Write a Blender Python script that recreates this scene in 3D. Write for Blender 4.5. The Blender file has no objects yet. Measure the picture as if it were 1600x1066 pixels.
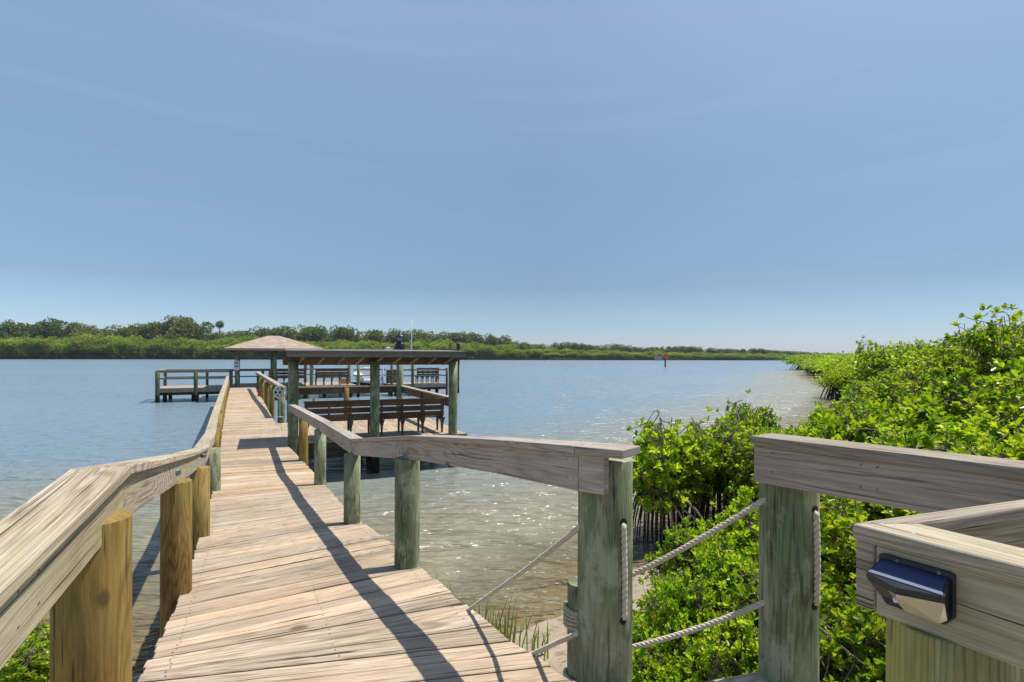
import bpy, bmesh, math, random
import numpy as np
from mathutils import Vector
R = math.radians
random.seed(7); rng = np.random.default_rng(7)
S = bpy.context.scene
COL = S.collection

# ---------------------------------------------------------------- camera, sky, sun, exposure
F = 880.0                       # focal length in pixels of the 1600 px wide picture
CX, CY, ROLL = 800.0, 556.2, R(0.2)
H = 2.15                        # camera height above the far deck (z = 0)
WATER = -0.9
cam = bpy.data.objects.new('camera', bpy.data.cameras.new('camera'))
COL.objects.link(cam); S.camera = cam
cam.location = (0, 0, H); cam.rotation_euler = (R(90), -ROLL, 0)
cam.data.sensor_width = 36; cam.data.lens = F / 1600 * 36
cam.data.shift_y = (CY - 533) / 1600
cam.data.clip_start = 0.05; cam.data.clip_end = 20000
S.render.resolution_x = 1024; S.render.resolution_y = 682

SUNV = Vector((0.40, 0.22, 1.0)).normalized()
EL = math.asin(SUNV.z); AZ = math.atan2(SUNV.x, SUNV.y)
W = bpy.data.worlds.new('World'); S.world = W; W.use_nodes = True
nt = W.node_tree; N = nt.nodes; Lk = nt.links
bg = N['Background']
sky = N.new('ShaderNodeTexSky'); sky.sky_type = 'NISHITA'; sky.sun_disc = False
sky.sun_elevation = EL; sky.sun_rotation = AZ
sky.air_density = 1.0; sky.dust_density = 0.5; sky.ozone_density = 2.5; sky.altitude = 0
# faint high wisps of cirrus
tc = N.new('ShaderNodeTexCoord'); mp = N.new('ShaderNodeMapping'); mp.inputs['Scale'].default_value = (1.3, 1.6, 15.0)
nz = N.new('ShaderNodeTexNoise'); nz.inputs['Scale'].default_value = 1.6; nz.inputs['Detail'].default_value = 7; nz.inputs['Distortion'].default_value = 0.6
rp = N.new('ShaderNodeValToRGB'); rp.color_ramp.elements[0].position = 0.52; rp.color_ramp.elements[0].color = (0, 0, 0, 1)
rp.color_ramp.elements[1].position = 0.85; rp.color_ramp.elements[1].color = (0.11, 0.11, 0.11, 1)
mx = N.new('ShaderNodeMixRGB'); mx.blend_type = 'MIX'; mx.inputs['Color2'].default_value = (3.4, 3.9, 4.8, 1)
Lk.new(tc.outputs['Generated'], mp.inputs['Vector']); Lk.new(mp.outputs[0], nz.inputs['Vector'])
Lk.new(nz.outputs['Fac'], rp.inputs[0]); Lk.new(rp.outputs[0], mx.inputs['Fac'])
# humid sea air: greyer and bluer low down, milkier high up
sz = N.new('ShaderNodeSeparateXYZ'); Lk.new(tc.outputs['Generated'], sz.inputs[0])
gr_ = N.new('ShaderNodeValToRGB'); ge_ = gr_.color_ramp.elements
ge_[0].position = 0.0; ge_[0].color = (.58, .64, .90, 1); ge_[1].position = .12; ge_[1].color = (.42, .475, .53, 1)
for q_, c_ in ((.045, (.465, .55, .71, 1)), (.02, (.52, .59, .80, 1)), (.30, (.66, .68, .64, 1)), (.52, (1.06, .98, .87, 1)), (.8, (.85, .86, .9, 1))):
    x_ = ge_.new(q_); x_.color = c_
Lk.new(sz.outputs['Z'], gr_.inputs[0])
ml_ = N.new('ShaderNodeMixRGB'); ml_.blend_type = 'MULTIPLY'; ml_.inputs[0].default_value = 1
Lk.new(sky.outputs[0], ml_.inputs['Color1']); Lk.new(gr_.outputs[0], ml_.inputs['Color2'])
lf = N.new('ShaderNodeMapRange'); lf.inputs['From Min'].default_value = -.7; lf.inputs['From Max'].default_value = .05; lf.inputs['To Min'].default_value = 1.32; lf.inputs['To Max'].default_value = 1.0
Lk.new(sz.outputs['X'], lf.inputs['Value'])
m3_ = N.new('ShaderNodeVectorMath'); m3_.operation = 'SCALE'; Lk.new(ml_.outputs[0], m3_.inputs[0]); Lk.new(lf.outputs[0], m3_.inputs['Scale'])
Lk.new(m3_.outputs[0], mx.inputs['Color1']); Lk.new(mx.outputs[0], bg.inputs['Color'])
bg.inputs['Strength'].default_value = 0.142

sl = bpy.data.lights.new('sun', 'SUN'); sl.energy = 5.0; sl.angle = R(0.5); sl.color = (1.0, 0.95, 0.87)
sun = bpy.data.objects.new('sun', sl); COL.objects.link(sun)
sun.rotation_euler = SUNV.to_track_quat('Z', 'Y').to_euler(); sun.location = (20, 10, 60)
S.view_settings.view_transform = 'Standard'; S.view_settings.look = 'None'
S.view_settings.gamma = 1; S.view_settings.use_curve_mapping = False
S.view_settings.exposure = 0.22

# ---------------------------------------------------------------- helpers
UP = Vector((0, 0, 1))
def px(x, y, Y):
    """point at depth Y whose picture position is x, y (1600 px picture)"""
    dx, dy = x - CX, y - CY
    a = dx * math.cos(ROLL) + dy * math.sin(ROLL); b = -dx * math.sin(ROLL) + dy * math.cos(ROLL)
    return Vector((a * Y / F, Y, H - b * Y / F))
def px_z(x, y, z):
    dx, dy = x - CX, y - CY
    b = -dx * math.sin(ROLL) + dy * math.cos(ROLL)
    return px(x, y, (H - z) * F / b)
DP = [(-9, .90), (1.8, .87), (4.2, .6), (6.1, .36), (8.9, .09), (10.6, 0), (99, 0)]
def deckz(Y):
    for (a, za), (b, zb) in zip(DP, DP[1:]):
        if Y <= b: return za + (zb - za) * (Y - a) / (b - a)
    return 0.0
def px_deck(x, y):
    z = 0.3
    for _ in range(60):
        p = px_z(x, y, z); z = 0.5 * z + 0.5 * deckz(p.y)
    return px_z(x, y, deckz(p.y))

def tag(o, label=None, cat=None, group=None, kind=None):
    if label: o['label'] = label
    if cat: o['category'] = cat
    if group: o['group'] = group
    if kind: o['kind'] = kind
    return o
def empty(name, loc, label, cat, group=None, rz=0):
    o = bpy.data.objects.new(name, None); COL.objects.link(o); o.location = loc; o.rotation_euler = (0, 0, rz)
    o.empty_display_size = 0.1
    return tag(o, label, cat, group)
def copy_tree(o, parent=None):
    c = o.copy(); COL.objects.link(c); c.parent = parent
    for ch in o.children: copy_tree(ch, c)
    return c

class MB:
    """collects quads with uv (u runs along the grain, metres) and a random value per piece"""
    def __init__(s): s.v = []; s.f = []; s.uv = []; s.r = []; s.smooth = []
    def face(s, idx, uvs, r, sm=False):
        s.f.append(idx); s.uv.append(uvs); s.r.append(r); s.smooth.append(sm)
    def sweep(s, secs, r=None, closed_ends=True, uoff=None, sm=False):
        """secs: list of equal-length rings"""
        r = random.random() if r is None else r
        uo = random.random() * 50 if uoff is None else uoff; vo = random.random() * 50
        n = len(secs[0]); b = len(s.v)
        for sec in secs: s.v += [tuple(p) for p in sec]
        per = [0]
        for k in range(n): per.append(per[-1] + (Vector(secs[0][(k + 1) % n]) - Vector(secs[0][k])).length)
        u = 0
        for i in range(len(secs) - 1):
            du = (sum((Vector(p) for p in secs[i + 1]), Vector()) - sum((Vector(p) for p in secs[i]), Vector())).length / n
            for k in range(n):
                k2 = (k + 1) % n
                s.face([b + i * n + k, b + i * n + k2, b + (i + 1) * n + k2, b + (i + 1) * n + k],
                       [(uo + u, vo + per[k]), (uo + u, vo + per[k + 1]), (uo + u + du, vo + per[k + 1]), (uo + u + du, vo + per[k])], r, sm)
            u += du
        if closed_ends:
            c0 = sum((Vector(p) for p in secs[0]), Vector()) / n
            def cuv(sec):
                e1 = (Vector(sec[1]) - Vector(sec[0])).normalized() if (Vector(sec[1]) - Vector(sec[0])).length > 1e-9 else Vector((1, 0, 0))
                nn = (Vector(sec[1]) - Vector(sec[0])).cross(Vector(sec[2]) - Vector(sec[0]))
                e2 = nn.normalized().cross(e1) if nn.length > 1e-12 else Vector((0, 1, 0))
                return [(uo + (Vector(p) - c0).dot(e1) * .2, vo + (Vector(p) - c0).dot(e2)) for p in sec]
            q = cuv(secs[0]); s.face([b + k for k in range(n)][::-1], q[::-1], r)
            q = cuv(secs[-1]); s.face([b + (len(secs) - 1) * n + k for k in range(n)], q, r)
        return s
    def board(s, p0, p1, w, wid, th, m0=None, m1=None, r=None):
        """board from p0 to p1 (centre line), width direction w, mitre vectors replace w at the ends"""
        p0 = Vector(p0); p1 = Vector(p1); w = Vector(w).normalized(); d = (p1 - p0).normalized()
        t = d.cross(w).normalized()
        def sec(p, m):
            ww = w if m is None else Vector(m)
            return [p - ww * wid / 2 - t * th / 2, p + ww * wid / 2 - t * th / 2, p + ww * wid / 2 + t * th / 2, p - ww * wid / 2 + t * th / 2]
        a, b = sec(p0, m0), sec(p1, m1)
        # outward winding
        s.sweep([a, b] if True else None, r)
        return s
    def box(s, c, ax, ay, az, r=None):
        """centre c, half vectors; grain along ax"""
        c, ax, ay, az = map(Vector, (c, ax, ay, az))
        ring = lambda o: [o - ay - az, o + ay - az, o + ay + az, o - ay + az]
        return s.sweep([ring(c - ax), ring(c + ax)], r)
    def cyl(s, p0, p1, r0, r1=None, n=16, wob=0.0, rings=1, r=None, sm=True, ends=True):
        p0, p1 = Vector(p0), Vector(p1); r1 = r0 if r1 is None else r1
        d = (p1 - p0).normalized(); a = d.orthogonal().normalized(); b = d.cross(a)
        pw = [1 + wob * random.uniform(-1, 1) for _ in range(n)]
        secs = []
        for i in range(rings + 1):
            q = i / rings; c = p0.lerp(p1, q); rr = r0 + (r1 - r0) * q
            secs.append([c + (a * math.cos(2 * math.pi * k / n) + b * math.sin(2 * math.pi * k / n)) * rr * pw[k] * (1 + wob * .4 * random.uniform(-1, 1)) for k in range(n)])
        return s.sweep(secs, r, ends, sm=sm)
    def tube(s, pts, rads, n=6, r=None, sm=True, ends=True):
        pts = [Vector(p) for p in pts]
        if not hasattr(rads, '__len__'): rads = [rads] * len(pts)
        secs = []; a = None
        for i, p in enumerate(pts):
            d = (pts[min(i + 1, len(pts) - 1)] - pts[max(i - 1, 0)]).normalized()
            a = d.orthogonal().normalized() if a is None else (a - d * a.dot(d)).normalized()
            b = d.cross(a)
            secs.append([p + (a * math.cos(2 * math.pi * k / n) + b * math.sin(2 * math.pi * k / n)) * rads[i] for k in range(n)])
        return s.sweep(secs, r, ends, sm=sm)
    def lathe(s, c, prof, n=20, r=None, axis='Z'):
        c = Vector(c); secs = []
        for rad, z in prof:
            secs.append([c + Vector((rad * math.cos(2 * math.pi * k / n), rad * math.sin(2 * math.pi * k / n), z)) for k in range(n)])
        return s.sweep(secs, r, True, sm=True)
    def poly(s, idxpts, r=None, uvs=None):
        b = len(s.v); s.v += [tuple(p) for p in idxpts]
        uvs = uvs or [(p[0], p[1]) for p in idxpts]
        s.face(list(range(b, b + len(idxpts))), uvs, random.random() if r is None else r); return s
    def build(s, name, mat, parent=None, bevel=0, local=None, seg=2):
        me = bpy.data.meshes.new(name)
        off = Vector(local) if local is not None else (parent.matrix_world.translation.copy() if False else Vector())
        if parent is not None and local is None:
            off = Vector(parent.location)
            pp = parent.parent
            while pp is not None: off = off + Vector(pp.location); pp = pp.parent
        me.from_pydata([tuple(Vector(p) - off) for p in s.v], [], s.f)
        uvl = me.uv_layers.new(name='UVMap')
        flat = [c for f in s.uv for q in f for c in q]
        uvl.data.foreach_set('uv', flat)
        at = me.attributes.new('rnd', 'FLOAT', 'FACE'); at.data.foreach_set('value', s.r)
        me.polygons.foreach_set('use_smooth', s.smooth)
        bm = bmesh.new(); bm.from_mesh(me)
        bmesh.ops.recalc_face_normals(bm, faces=bm.faces)
        if bevel:
            ed = [e for e in bm.edges if len(e.link_faces) == 2 and e.calc_face_angle(0) > R(40)]
            bmesh.ops.bevel(bm, geom=ed, offset=bevel, segments=seg, profile=.5, affect='EDGES', clamp_overlap=True)
        bm.to_mesh(me); bm.free()
        me.materials.append(mat)
        o = bpy.data.objects.new(name, me); COL.objects.link(o); o.parent = parent
        return o

# ---------------------------------------------------------------- materials
def newmat(name):
    m = bpy.data.materials.new(name); m.use_nodes = True
    return m, m.node_tree.nodes, m.node_tree.links, m.node_tree.nodes['Principled BSDF']
def plain(name, c, rough=.6, metal=0, var=.12, scale=6):
    m, n, l, p = newmat(name)
    tx = n.new('ShaderNodeTexCoord'); nz = n.new('ShaderNodeTexNoise'); nz.inputs['Scale'].default_value = scale; nz.inputs['Detail'].default_value = 6
    l.new(tx.outputs['Object'], nz.inputs['Vector'])
    mr = n.new('ShaderNodeMapRange'); mr.inputs['To Min'].default_value = 1 - var; mr.inputs['To Max'].default_value = 1 + var
    mr.inputs['From Min'].default_value = .3; mr.inputs['From Max'].default_value = .7
    l.new(nz.outputs['Fac'], mr.inputs['Value'])
    mx = n.new('ShaderNodeVectorMath'); mx.operation = 'SCALE'; mx.inputs[0].default_value = c[:3]
    l.new(mr.outputs[0], mx.inputs['Scale']); l.new(mx.outputs[0], p.inputs['Base Color'])
    p.inputs['Roughness'].default_value = rough; p.inputs['Metallic'].default_value = metal
    return m
def wood(name, light, dark, tint, tint_amt=.5, tint_scale=.5, crack=.5, streak=14, rough=.85, var=.3, wet=False, moss=None, bump=.35, knots=True, el=1.0, blotch=None):
    m, n, l, p = newmat(name)
    uv = n.new('ShaderNodeUVMap'); uv.uv_map = 'UVMap'
    def mapped(sx, sy):
        q = n.new('ShaderNodeMapping'); q.inputs['Scale'].default_value = (sx * el, sy, 1); l.new(uv.outputs[0], q.inputs['Vector']); return q.outputs[0]
    def noise(vec, sc, det=5, dist=0, ro=.55):
        q = n.new('ShaderNodeTexNoise'); q.inputs['Scale'].default_value = sc; q.inputs['Detail'].default_value = det
        q.inputs['Distortion'].default_value = dist; q.inputs['Roughness'].default_value = ro; l.new(vec, q.inputs['Vector']); return q.outputs['Fac']
    def rng_(v, a, b, c=0., d=1.):
        q = n.new('ShaderNodeMapRange'); l.new(v, q.inputs['Value'])
        for k, x in zip(('From Min', 'From Max', 'To Min', 'To Max'), (a, b, c, d)): q.inputs[k].default_value = x
        return q.outputs[0]
    def mix(f, a, b, mode='MIX'):
        q = n.new('ShaderNodeMixRGB'); q.blend_type = mode
        for s_, x in (('Fac', f), ('Color1', a), ('Color2', b)):
            if isinstance(x, (int, float)): q.inputs[s_].default_value = x
            elif isinstance(x, (tuple, list)): q.inputs[s_].default_value = (*x[:3], 1)
            else: l.new(x, q.inputs[s_])
        return q.outputs[0]
    grain = noise(mapped(.9, streak), 2.2, 7, .9)
    fine = noise(mapped(3, streak * 9), 2.0, 6, .3, .65)
    big = noise(mapped(tint_scale, tint_scale * 3), 1.3, 4)
    col = mix(rng_(grain, .22, .74), dark, light)
    mid = noise(mapped(1.5, streak * 3.6), 1.9, 6, .5, .6)
    col = mix(rng_(mid, .42, .62, 0, .75), col, mix(1.0, col, (.62, .57, .52), 'MULTIPLY'))
    col = mix(rng_(fine, .38, .64, 0, .8), col, mix(1.0, col, (.60, .57, .55), 'MULTIPLY'))
    pat = noise(mapped(.55, 2.2), 2.1, 5, .3)
    col = mix(rng_(pat, .5, .66, 0, .45), col, mix(1.0, col, (1.25, 1.26, 1.28), 'MULTIPLY'))
    col = mix(rng_(big, .42, .62, 0, tint_amt), col, tint)
    if moss:
        ms = noise(mapped(1.2, 5), 1.4, 5, .4)
        col = mix(rng_(ms, .46, .6, 0, .85), col, moss)
    at = n.new('ShaderNodeAttribute'); at.attribute_name = 'rnd'
    br = rng_(at.outputs['Fac'], 0, 1, 1 - var, 1 + var)
    sc = n.new('ShaderNodeVectorMath'); sc.operation = 'SCALE'; l.new(col, sc.inputs[0]); l.new(br, sc.inputs['Scale'])
    col = sc.outputs[0]
    gp = n.new('ShaderNodeNewGeometry'); dn = n.new('ShaderNodeTexNoise'); dn.inputs['Scale'].default_value = 1.3; dn.inputs['Detail'].default_value = 7; dn.inputs['Roughness'].default_value = .65; l.new(gp.outputs['Position'], dn.inputs['Vector'])
    col = mix(rng_(dn.outputs['Fac'], .45, .62, 0, .55), col, mix(1.0, col, (.74, .68, .60), 'MULTIPLY'))
    # cathedral figure: growth rings of a flat-sawn board, long ovals
    n0 = noise(mapped(.32 / el, 3.6), 1.25, 2, .0, .35)
    ms_ = n.new('ShaderNodeMath'); ms_.operation = 'MULTIPLY'; l.new(n0, ms_.inputs[0]); ms_.inputs[1].default_value = 240
    sn = n.new('ShaderNodeMath'); sn.operation = 'SINE'; l.new(ms_.outputs[0], sn.inputs[0])
    ring = rng_(sn.outputs[0], .0, .95, 0, .75)
    rgm = n.new('ShaderNodeMath'); rgm.operation = 'MULTIPLY'; l.new(ring, rgm.inputs[0]); l.new(rng_(big, .35, .6, 1, .35), rgm.inputs[1])
    col = mix(rgm.outputs[0], col, mix(1.0, col, (.48, .43, .38), 'MULTIPLY'))
    if blotch:
        bl = noise(mapped(2.4 / el, 5), 1.6, 7, .5, .7)
        col = mix(rng_(bl, .50, .60, 0, .75), col, blotch)
        b2 = noise(mapped(1.3 / el, 9), 1.7, 6, .8, .6)
        col = mix(rng_(b2, .56, .64, 0, .6), col, mix(1.0, col, (.40, .42, .38), 'MULTIPLY'))
    wv = n.new('ShaderNodeTexWave'); wv.wave_type = 'RINGS'; wv.rings_direction = 'Z'; wv.inputs['Scale'].default_value = 3.0
    wv.inputs['Distortion'].default_value = 5.5; wv.inputs['Detail'].default_value = 2.5; wv.inputs['Detail Scale'].default_value = .9
    l.new(mapped(.55, 7.5), wv.inputs['Vector'])
    col = mix(rng_(wv.outputs['Fac'], .0, .4, .15, 0), col, mix(1.0, col, (.50, .47, .44), 'MULTIPLY'))
    ck = noise(mapped(.8, streak * 3.2), 1.6, 3, .25)
    ckm = rng_(ck, .615, .655, 0, crack)
    col = mix(ckm, col, (.035, .027, .02))
    hgt = grain
    if knots:
        vo = n.new('ShaderNodeTexVoronoi'); vo.inputs['Scale'].default_value = 1.0; vo.inputs['Randomness'].default_value = 1; l.new(mapped(1.7, 4.6), vo.inputs['Vector'])
        kn = rng_(vo.outputs['Distance'], .05, .10, .75, 0)
        col = mix(kn, col, (.09, .05, .025))
    if wet:      # tide stain and algae up to the high water line, in world height
        ge = n.new('ShaderNodeNewGeometry'); sx = n.new('ShaderNodeSeparateXYZ'); l.new(ge.outputs['Position'], sx.inputs[0])
        q = n.new('ShaderNodeMath'); q.operation = 'MULTIPLY_ADD'; l.new(noise(mapped(2, 9), 2, 4), q.inputs[0]); q.inputs[1].default_value = -.5; l.new(sx.outputs['Z'], q.inputs[2])
        col = mix(rng_(q.outputs[0], -.75, -.62, 1, 0), col, (.018, .016, .010))
    l.new(col, p.inputs['Base Color']); p.inputs['Roughness'].default_value = rough
    p.inputs['Specular IOR Level'].default_value = .25
    add = n.new('ShaderNodeMath'); add.operation = 'MULTIPLY_ADD'; l.new(fine, add.inputs[0]); add.inputs[1].default_value = .5; l.new(grain, add.inputs[2])
    sb = n.new('ShaderNodeMath'); sb.operation = 'SUBTRACT'; l.new(add.outputs[0], sb.inputs[0]); l.new(ckm, sb.inputs[1])
    bp = n.new('ShaderNodeBump'); bp.inputs['Strength'].default_value = bump; bp.inputs['Distance'].default_value = .006
    l.new(sb.outputs[0], bp.inputs['Height']); l.new(bp.outputs[0], p.inputs['Normal'])
    return m

M = {}
M['deck'] = wood('weathered_deck', (.66, .57, .445), (.42, .345, .26), (.60, .42, .25), .5, .25, crack=.95, var=.17, streak=12)
M['newdeck'] = wood('newer_deck', (.68, .53, .35), (.52, .37, .21), (.66, .56, .44), .5, .22, crack=.6, var=.12, streak=12)
M['rail'] = wood('weathered_rail', (.54, .48, .385), (.34, .295, .235), (.45, .39, .24), .3, .35, crack=.85, var=.10, streak=24)
M['railgrey'] = wood('grey_rail', (.62, .555, .47), (.42, .37, .315), (.50, .44, .35), .35, .35, crack=.7, var=.10, streak=24)
M['cap'] = wood('weathered_cap', (.66, .59, .47), (.46, .395, .30), (.47, .43, .20), .35, .4, crack=.9, var=.10, streak=24)
M['yellowpost'] = wood('ochre_post', (.46, .30, .095), (.24, .15, .045), (.28, .24, .07), .6, .6, crack=.7, var=.12, wet=True, streak=9, el=1.8)
M['greenpost'] = wood('green_treated_post', (.315, .355, .205), (.175, .23, .12), (.41, .40, .28), .6, .8, crack=.6, var=.08, wet=True, moss=(.15, .22, .105), streak=10, el=1.5, blotch=(.39, .41, .28))
M['palepost'] = wood('pale_yellow_green_post', (.42, .44, .25), (.25, .28, .15), (.46, .43, .10), .8, .8, crack=.8, var=.05, wet=True, streak=12, el=1.3)
M['darkpost'] = wood('dark_treated_post', (.17, .19, .12), (.07, .09, .05), (.16, .14, .09), .6, .5, crack=.6, var=.15, wet=True, streak=9)
M['bench'] = wood('brown_bench_wood', (.27, .155, .10), (.13, .075, .05), (.30, .19, .13), .5, .5, crack=.3, var=.2, streak=12)
M['brownbeam'] = wood('brown_beam', (.22, .145, .09), (.11, .07, .045), (.27, .20, .13), .5, .5, crack=.3, var=.2, streak=12)
M['greyfascia'] = wood('grey_fascia', (.30, .29, .28), (.19, .18, .18), (.26, .24, .22), .4, .5, crack=.3, var=.1, streak=12)
M['underdeck'] = wood('dark_joist', (.14, .11, .08), (.06, .05, .035), (.1, .08, .05), .4, .5, crack=.4, var=.2, streak=12, wet=True)
M['black'] = plain('black_metal', (.012, .013, .016), .4)
M['white'] = plain('white_paint', (.75, .75, .73), .5, var=.05)
M['mast'] = plain('white_mast_metal', (.62, .64, .66), .35, var=.08)
M['cream'] = plain('pale_reel_plastic', (.52, .56, .50), .5, var=.1)
M['red'] = plain('faded_red_plastic', (.32, .03, .045), .5)
M['orange'] = plain('marker_red_orange', (.75, .09, .035), .5)
M['purple'] = plain('lilac_foam', (.36, .29, .62), .6)
M['navy'] = plain('navy_print', (.02, .03, .10), .5)
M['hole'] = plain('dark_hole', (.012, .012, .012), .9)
M['boat'] = plain('white_hull', (.68, .70, .70), .3, var=.06)
M['steel'] = plain('bolt_steel', (.20, .19, .18), .5, .6, var=.3, scale=60)
M['sign'] = plain('white_sign', (.70, .72, .74), .4, var=.05)
M['bucket'] = plain('grey_plastic', (.25, .27, .27), .5)

def rope_mat():
    m, n, l, p = newmat('cream_rope')
    tx = n.new('ShaderNodeUVMap'); tx.uv_map = 'UVMap'
    mp = n.new('ShaderNodeMapping'); mp.inputs['Scale'].default_value = (40, 600, 1); l.new(tx.outputs[0], mp.inputs[0])
    nz = n.new('ShaderNodeTexNoise'); nz.inputs['Scale'].default_value = 1.2; l.new(mp.outputs[0], nz.inputs['Vector'])
    big = n.new('ShaderNodeTexNoise'); big.inputs['Scale'].default_value = 5; l.new(tx.outputs[0], big.inputs['Vector'])
    cr = n.new('ShaderNodeValToRGB'); cr.color_ramp.elements[0].position = .3; cr.color_ramp.elements[0].color = (.37, .32, .23, 1)
    cr.color_ramp.elements[1].position = .7; cr.color_ramp.elements[1].color = (.68, .62, .50, 1)
    ad = n.new('ShaderNodeMath'); ad.operation = 'MULTIPLY_ADD'; l.new(nz.outputs['Fac'], ad.inputs[0]); ad.inputs[1].default_value = .5
    mu = n.new('ShaderNodeMath'); mu.operation = 'MULTIPLY'; l.new(big.outputs['Fac'], mu.inputs[0]); mu.inputs[1].default_value = .55
    l.new(mu.outputs[0], ad.inputs[2]); l.new(ad.outputs[0], cr.inputs[0]); l.new(cr.outputs[0], p.inputs['Base Color'])
    p.inputs['Roughness'].default_value = .9
    return m
M['rope'] = rope_mat()

def leafmat(name, c1, c2, c3, trans=.35, rough=.35, odd=None):
    """c1 dark, c2 mid, c3 young leaves; rnd picks per leaf"""
    m, n, l, p = newmat(name)
    at = n.new('ShaderNodeAttribute'); at.attribute_name = 'rnd'
    oi = n.new('ShaderNodeObjectInfo')
    cr = n.new('ShaderNodeValToRGB'); e = cr.color_ramp.elements
    e[0].position = 0; e[0].color = (*c1, 1); e[1].position = .42; e[1].color = (*c2, 1)
    x = e.new(.82); x.color = (*c3, 1)
    if odd: x = e.new(.985); x.color = (*c3, 1); x = e.new(.992); x.color = (*odd, 1)
    l.new(at.outputs['Fac'], cr.inputs[0])
    hs = n.new('ShaderNodeHueSaturation')
    mh = n.new('ShaderNodeMapRange'); mh.inputs['To Min'].default_value = .485; mh.inputs['To Max'].default_value = .512; l.new(oi.outputs['Random'], mh.inputs['Value'])
    mv = n.new('ShaderNodeMapRange'); mv.inputs['To Min'].default_value = .8; mv.inputs['To Max'].default_value = 1.2
    ml = n.new('ShaderNodeMath'); ml.operation = 'FRACT'; m2 = n.new('ShaderNodeMath'); m2.operation = 'MULTIPLY'; m2.inputs[1].default_value = 7.3
    l.new(oi.outputs['Random'], m2.inputs[0]); l.new(m2.outputs[0], ml.inputs[0]); l.new(ml.outputs[0], mv.inputs['Value'])
    l.new(mh.outputs[0], hs.inputs['Hue']); l.new(mv.outputs[0], hs.inputs['Value']); l.new(cr.outputs[0], hs.inputs['Color'])
    l.new(hs.outputs[0], p.inputs['Base Color']); p.inputs['Roughness'].default_value = rough; p.inputs['Specular IOR Level'].default_value = .4
    tr = n.new('ShaderNodeBsdfTranslucent'); mt = n.new('ShaderNodeMixShader'); mt.inputs[0].default_value = trans
    g = n.new('ShaderNodeMixRGB'); g.blend_type = 'MULTIPLY'; g.inputs[0].default_value = 1; g.inputs['Color2'].default_value = (1.5, 1.6, .5, 1)
    l.new(hs.outputs[0], g.inputs['Color1']); l.new(g.outputs[0], tr.inputs['Color'])
    out = n['Material Output']; l.new(p.outputs[0], mt.inputs[1]); l.new(tr.outputs[0], mt.inputs[2]); l.new(mt.outputs[0], out.inputs['Surface'])
    return m
M['leaf'] = leafmat('mangrove_leaf', (.055, .13, .012), (.18, .30, .013), (.42, .51, .04), .45, .32, (.70, .25, .02))
M['farleaf'] = leafmat('far_mangrove_leaf', (.09, .14, .016), (.17, .25, .022), (.27, .35, .035), .3, .6)
M['oakleaf'] = leafmat('far_oak_leaf', (.08, .11, .03), (.14, .18, .05), (.22, .25, .085), .3, .6)
M['darkleaf'] = leafmat('far_dark_leaf', (.05, .085, .02), (.085, .135, .032), (.13, .18, .045), .25, .6)
M['grass'] = leafmat('marsh_grass', (.09, .16, .02), (.17, .28, .04), (.34, .34, .10), .3, .5)
M['twig'] = plain('grey_twig', (.20, .155, .11), .9, var=.4, scale=20)
M['root'] = plain('dark_prop_root', (.05, .036, .027), .8, var=.6, scale=12)
M['paleroot'] = plain('pale_dead_root', (.33, .27, .22), .8, var=.3, scale=12)
M['trunk'] = plain('far_trunk', (.13, .11, .085), .9, var=.3)

# ---------------------------------------------------------------- ground and water
NEAR = [(-900, -300), (-60, -2), (-12, 4.5), (-5.6, 6.3), (-3.7, 5.2), (-1.6, 5.0), (.1, 6.1), (1.3, 7.6), (2.6, 8.7), (4.2, 10.5), (6.5, 14), (10.5, 20), (16, 28), (23.5, 40), (31, 52), (49, 92), (80, 140), (260, 300), (1500, 700)]
FAR = [(-1500, 260), (-301, 331), (-170, 373), (-46, 404), (79, 433), (277, 490), (520, 600), (1600, 900)]
def seg_sd(P, line):
    """signed distance of points P (n,2) to a polyline; positive on its right-hand / lower side"""
    best = np.full(len(P), 1e18); sg = np.ones(len(P))
    for a, b in zip(line, line[1:]):
        a = np.array(a, float); b = np.array(b, float); d = b - a
        t = np.clip(((P - a) @ d) / (d @ d), 0, 1); q = a + t[:, None] * d; w = P - q
        ds = (w ** 2).sum(1); cr = d[0] * w[:, 1] - d[1] * w[:, 0]
        k = ds < best; best[k] = ds[k]; sg[k] = np.where(cr[k] > 0, -1, 1)
    return np.sqrt(best) * sg
def vnoise(P, s, seed=0):
    x = P[:, 0] / s; y = P[:, 1] / s
    return (np.sin(x * 1.7 + seed + 1.3 * np.sin(y * 1.1 + seed)) + np.sin(y * 1.9 + seed * 2 + 1.7 * np.sin(x * .9)) + .5 * np.sin((x + y) * 3.1 + seed)) / 2.5
def ground_h(P):
    s = seg_sd(P, NEAR); s = s + .28 * vnoise(P, .9, 1) + .08 * vnoise(P, .25, 4)
    f = -seg_sd(P, FAR)
    def prof(d, slope_up, cap):
        return np.where(d > 0, np.minimum(d * slope_up, cap), np.maximum(d * .15, -2.2))
    h = np.maximum(prof(s, .085, .38), prof(f, .06, 1.2))
    return WATER + h + .012 * vnoise(P, .35, 2) * (np.abs(s) < 30)
def axis(lo, hi, c0, c1, step, growth):
    v = list(np.arange(c0, c1 + 1e-6, step))
    a, st = c1, step
    while a < hi: st *= growth; a += st; v.append(min(a, hi))
    a, st = c0, step
    while a > lo: st *= growth; a -= st; v.insert(0, max(a, lo))
    return np.array(v)
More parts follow.
